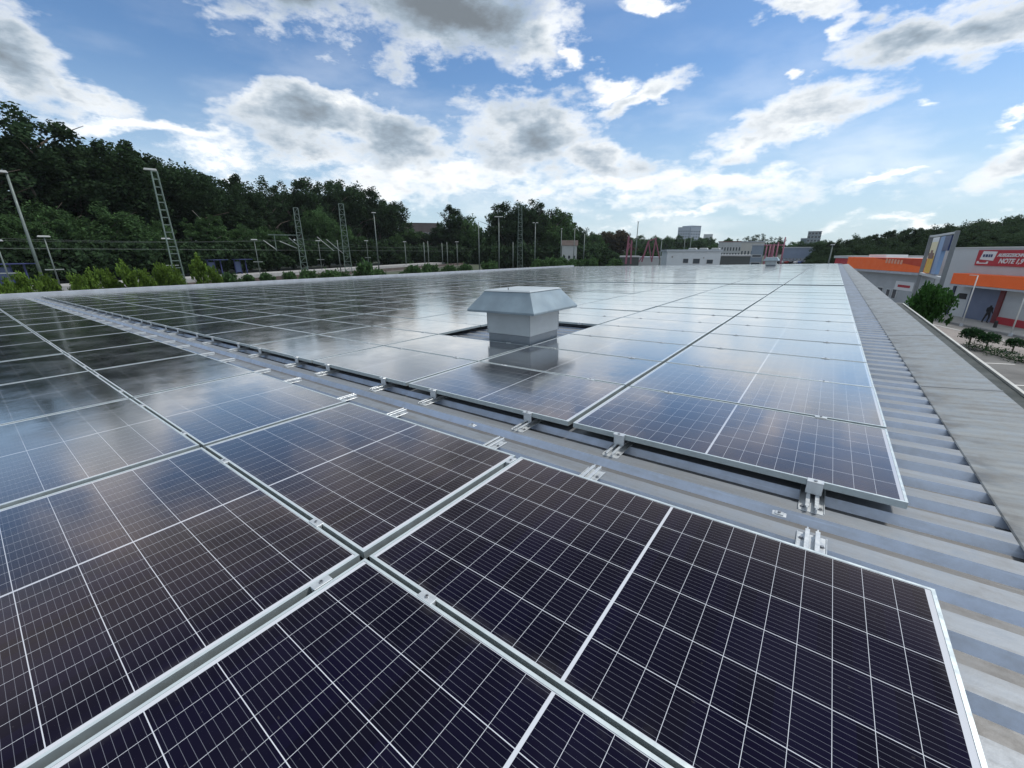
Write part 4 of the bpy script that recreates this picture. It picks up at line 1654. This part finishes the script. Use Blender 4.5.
# round shrubs
rs = np.random.default_rng(5)
dd = rs.normal(size=(60, 3))
dd /= np.linalg.norm(dd, axis=1)[:, None]
dd[:, 2] = np.abs(dd[:, 2])
V, T = leaves(rs, dd * .40 + np.array([0, 0, .5]), np.full((60, 1), .17), rs.normal(.4, .2, 60), 34, .075)
ME_BALL = leaf_mesh('ball_shrub', V, T, leafmat('leaf_box', (.022, .055, .022)))
mb = MB()
mb.tube((0, 0, 0), (0, 0, .6), .05, .03, 8)
ME_BT = mb.mesh('stem', BARK)
for px, py, s, lab in ((968.5, 345, 1.25, 'largest clipped round shrub beside the paving, nearest the leafy tree'), (985.5, 349, 1.15, 'middle clipped round shrub beside the paving'), (1012, 352, .95, 'smallest clipped round shrub near the right picture edge')):
    p = ground_pt(px, py, .1)
    t = thing('round_shrub', lab, 'shrub', Matrix.Translation(p) @ Matrix.Scale(s, 4), 'clipped round shrubs')
    part('crown', ME_BALL, t)
    part('stem', ME_BT, t)
mb = MB()
V, T = leaves(rs, np.stack([rs.uniform(-2.5, 2.5, 60), rs.uniform(-.5, .5, 60), rs.uniform(.1, .3, 60)], 1), np.full((60, 1), .3), rs.normal(.4, .2, 60), 26, .08)
p = ground_pt(1000, 356, .1)
solo('ground_cover', leaf_mesh('ground_cover', V, T, MATS['leaf_box']), 'low green ground cover at the feet of the round shrubs', 'ground cover',
     Matrix.Translation(p) @ Matrix.Rotation(ROT_F, 4, 'Z'), None, 'stuff')

# slim poles in front of the hall
for px, py, pt, nm, lab in ((961, 326, 274, 'slim_pole', 'left slim pale pole standing before the grey shop hall'), (1010, 336, 262, 'slim_pole', 'right slim pale pole before the red pillar')):
    p = ground_pt(px, py, .02)
    px_h = px + (py - 248) * .345
    h = height_for(px_h, pt + 2, p)
    t = thing(nm, lab, 'pole', Matrix.Translation(p) @ Matrix.Rotation(ROT_F, 4, 'Z'), 'slim pale poles')
    mb = MB()
    mb.tube((0, 0, 0), (0, 0, h), .05, .04, 10)
    part('pole', mb.mesh('pole', mat('pole_white', (.6, .61, .6), .4), True), t)
    mb = MB()
    mb.bar((-.9, 0, h), (0, 0, h), .05)
    part('arm', mb.mesh('arm', mat('pole_white')), t)
    mb = MB()
    mb.tube((0, 0, 0), (0, 0, .25), .14, .11, 10)
    part('foot', mb.mesh('foot', M_PARAPET), t)
p = ground_pt(994.5, 327.5, .13)
t = thing('bollard', 'small dark bollard on the pavement before the blue shutters', 'bollard', p)
mb = MB()
mb.tube((0, 0, 0), (0, 0, .5), .13, .12, 10)
part('post', mb.mesh('post', M_DARK), t)
mb = MB()
mb.tube((0, 0, .5), (0, 0, .62), .13, .05, 10)
part('cap', mb.mesh('cap', M_DARK), t)

# pylon sign
PA, PB = at(928, 44), at(952.5, 36)
t = thing('pylon_sign', 'tall grey steel pylon frame with a yellow and blue advertising panel', 'sign', Vector((PA.x, PA.y, 0)))
dv = PB - PA
M_PYL = mat('pylon_steel', (.17, .185, .20), .5, .3, .1, .8)
ha, hb = height_for(931.5, 236, PA), height_for(959, 229.5, PB)
hm = (ha + hb) / 2
for q_ in (Vector((0, 0, 0)), dv):
    mb = MB()
    mb.bar(q_, q_ + Vector((0, 0, hm)), .17, .20)
    part('post', mb.bevel('post', M_PYL, .01), t)
e = dv.normalized()
mb = MB()
mb.bar(e * .10 + Vector((0, 0, hm - .1)), dv - e * .10 + Vector((0, 0, hm - .1)), .16, .12)
part('top_beam', mb.mesh('top_beam', mat('beam_pale', (.48, .50, .51), .5, .2)), t)
zl = height_for(938, 276, at(938, 40))
mb = MB()
mb.bar(e * .10 + Vector((0, 0, zl)), dv - e * .10 + Vector((0, 0, zl)), .14, .16)
part('lower_beam', mb.mesh('lower_beam', mat('beam_pale')), t)
Ld = dv.length
Mp = Matrix.Translation((0, 0, 0)) @ Matrix(((e.x, -e.y, 0, 0), (e.y, e.x, 0, 0), (0, 0, 1, 0), (0, 0, 0, 1)))
z0_, z1_ = zl + .16, hm - .22
M_YEL = mat('sign_yellow', (.72, .42, .02), .45, 0, .05, .8)
M_SKYB = mat('sign_blue', (.20, .32, .52), .45)
M_LY = mat('sign_cream', (.75, .66, .42), .45)
for a_, c_, zz0, zz1, m_, nm in ((.22, .50, z0_, z0_ + (z1_ - z0_) * .48, M_YEL, 'yellow_panel'), (.22, .50, z0_ + (z1_ - z0_) * .48, z1_ - .3, M_LY, 'cream_panel'), (.22, .50, z1_ - .3, z1_, M_WHT, 'white_panel'),
                                 (.50, .56, z0_, z1_, M_NAVY, 'navy_strip'), (.56, .72, z0_, z1_, M_SKYB, 'blue_panel'), (.72, .93, z0_ + (z1_ - z0_) * .62, z1_, M_NAVY, 'navy_panel')):
    mb = MB()
    mb.box(a_ * Ld, c_ * Ld, -.10, .10, zz0 + .002, zz1 - .002, 0, Mp)
    part(nm, mb.mesh(nm, m_), t)
mb = MB()
mb.box(.24 * Ld, .46 * Ld, -.115, -.102, z0_ + (z1_ - z0_) * .40, z0_ + (z1_ - z0_) * .56, 0, Mp)
mb.box(.30 * Ld, .38 * Ld, -.115, -.102, z0_ + (z1_ - z0_) * .56, z0_ + (z1_ - z0_) * .64, 0, Mp)
part('brown_mark', mb.mesh('brown_mark', mat('sign_brown', (.16, .07, .05), .5)), t)
# leafy young tree beside the pylon
kind('young', 21, 120, 34, .045, .42, .40, .56, leafmat('leaf_fresh', (.030, .075, .020)), BARK, .7, .02, lumps=8, cr=(.18, .34))
KN['young'] = 'young_tree'
p = at(942, 33)
tree('young', p, height_for(938, 279, p), 'fresh green leafy young tree behind the feet of the pylon sign', None, .55, 0)

# a passer-by in dark clothes at the hall's red pillar
p = on_line(1011.5, 35.2)
p.z = .13
me = bpy.data.meshes.new('body')
vs = [(0, 0, .95), (0, 0, 1.15), (0, -.02, 1.40), (0, -.03, 1.52), (0, -.05, 1.66), (.10, 0, .90), (.12, -.05, .50), (.12, .03, .08), (.12, -.12, .04), (-.10, 0, .90), (-.12, .10, .50), (-.12, .22, .10), (-.12, .10, .05),
      (.20, -.02, 1.40), (.25, 0, 1.12), (.23, -.14, .90), (-.20, -.02, 1.40), (-.25, -.03, 1.12), (-.23, -.20, .94)]
es = [(0, 1), (1, 2), (2, 3), (3, 4), (0, 5), (5, 6), (6, 7), (7, 8), (0, 9), (9, 10), (10, 11), (11, 12), (2, 13), (13, 14), (14, 15), (2, 16), (16, 17), (17, 18)]
me.from_pydata(vs, es, [])
o = bpy.data.objects.new('person', me)
COL.objects.link(o)
md = o.modifiers.new('skin', 'SKIN')
rad = [.15, .14, .16, .06, .11, .10, .075, .05, .045, .10, .075, .05, .045, .07, .05, .04, .07, .05, .04]
for sv, r in zip(me.skin_vertices[0].data, rad):
    sv.radius = (r, r * .85)
me.skin_vertices[0].data[0].use_root = True
o.modifiers.new('smooth', 'SUBSURF').levels = 1
me.materials.append(mat('dark_clothes', (.02, .02, .025), .85))
o.matrix_world = Matrix.Translation(p) @ Matrix.Rotation(R_(30), 4, 'Z')
tag(o, 'person in dark clothes walking before the red pillar of the shop hall', 'person')

# ------------------------------------------------------------------ air
hb_ = MB()
hb_.box(-1500, 1500, -300, 1500, -1, 70)
hz = bpy.data.materials.new('air')
hz.use_nodes = True
hz.node_tree.nodes.clear()
H = NT(hz.node_tree)
pv = H.n('ShaderNodeVolumePrincipled')
pv.inputs['Color'].default_value = (.80, .88, .97, 1)
pv.inputs['Density'].default_value = .00010
ho = H.n('ShaderNodeOutputMaterial')
H.t.links.new(pv.outputs[0], ho.inputs['Volume'])
solo('haze', hb_.mesh('haze', hz), None, None, None, None, 'stuff')
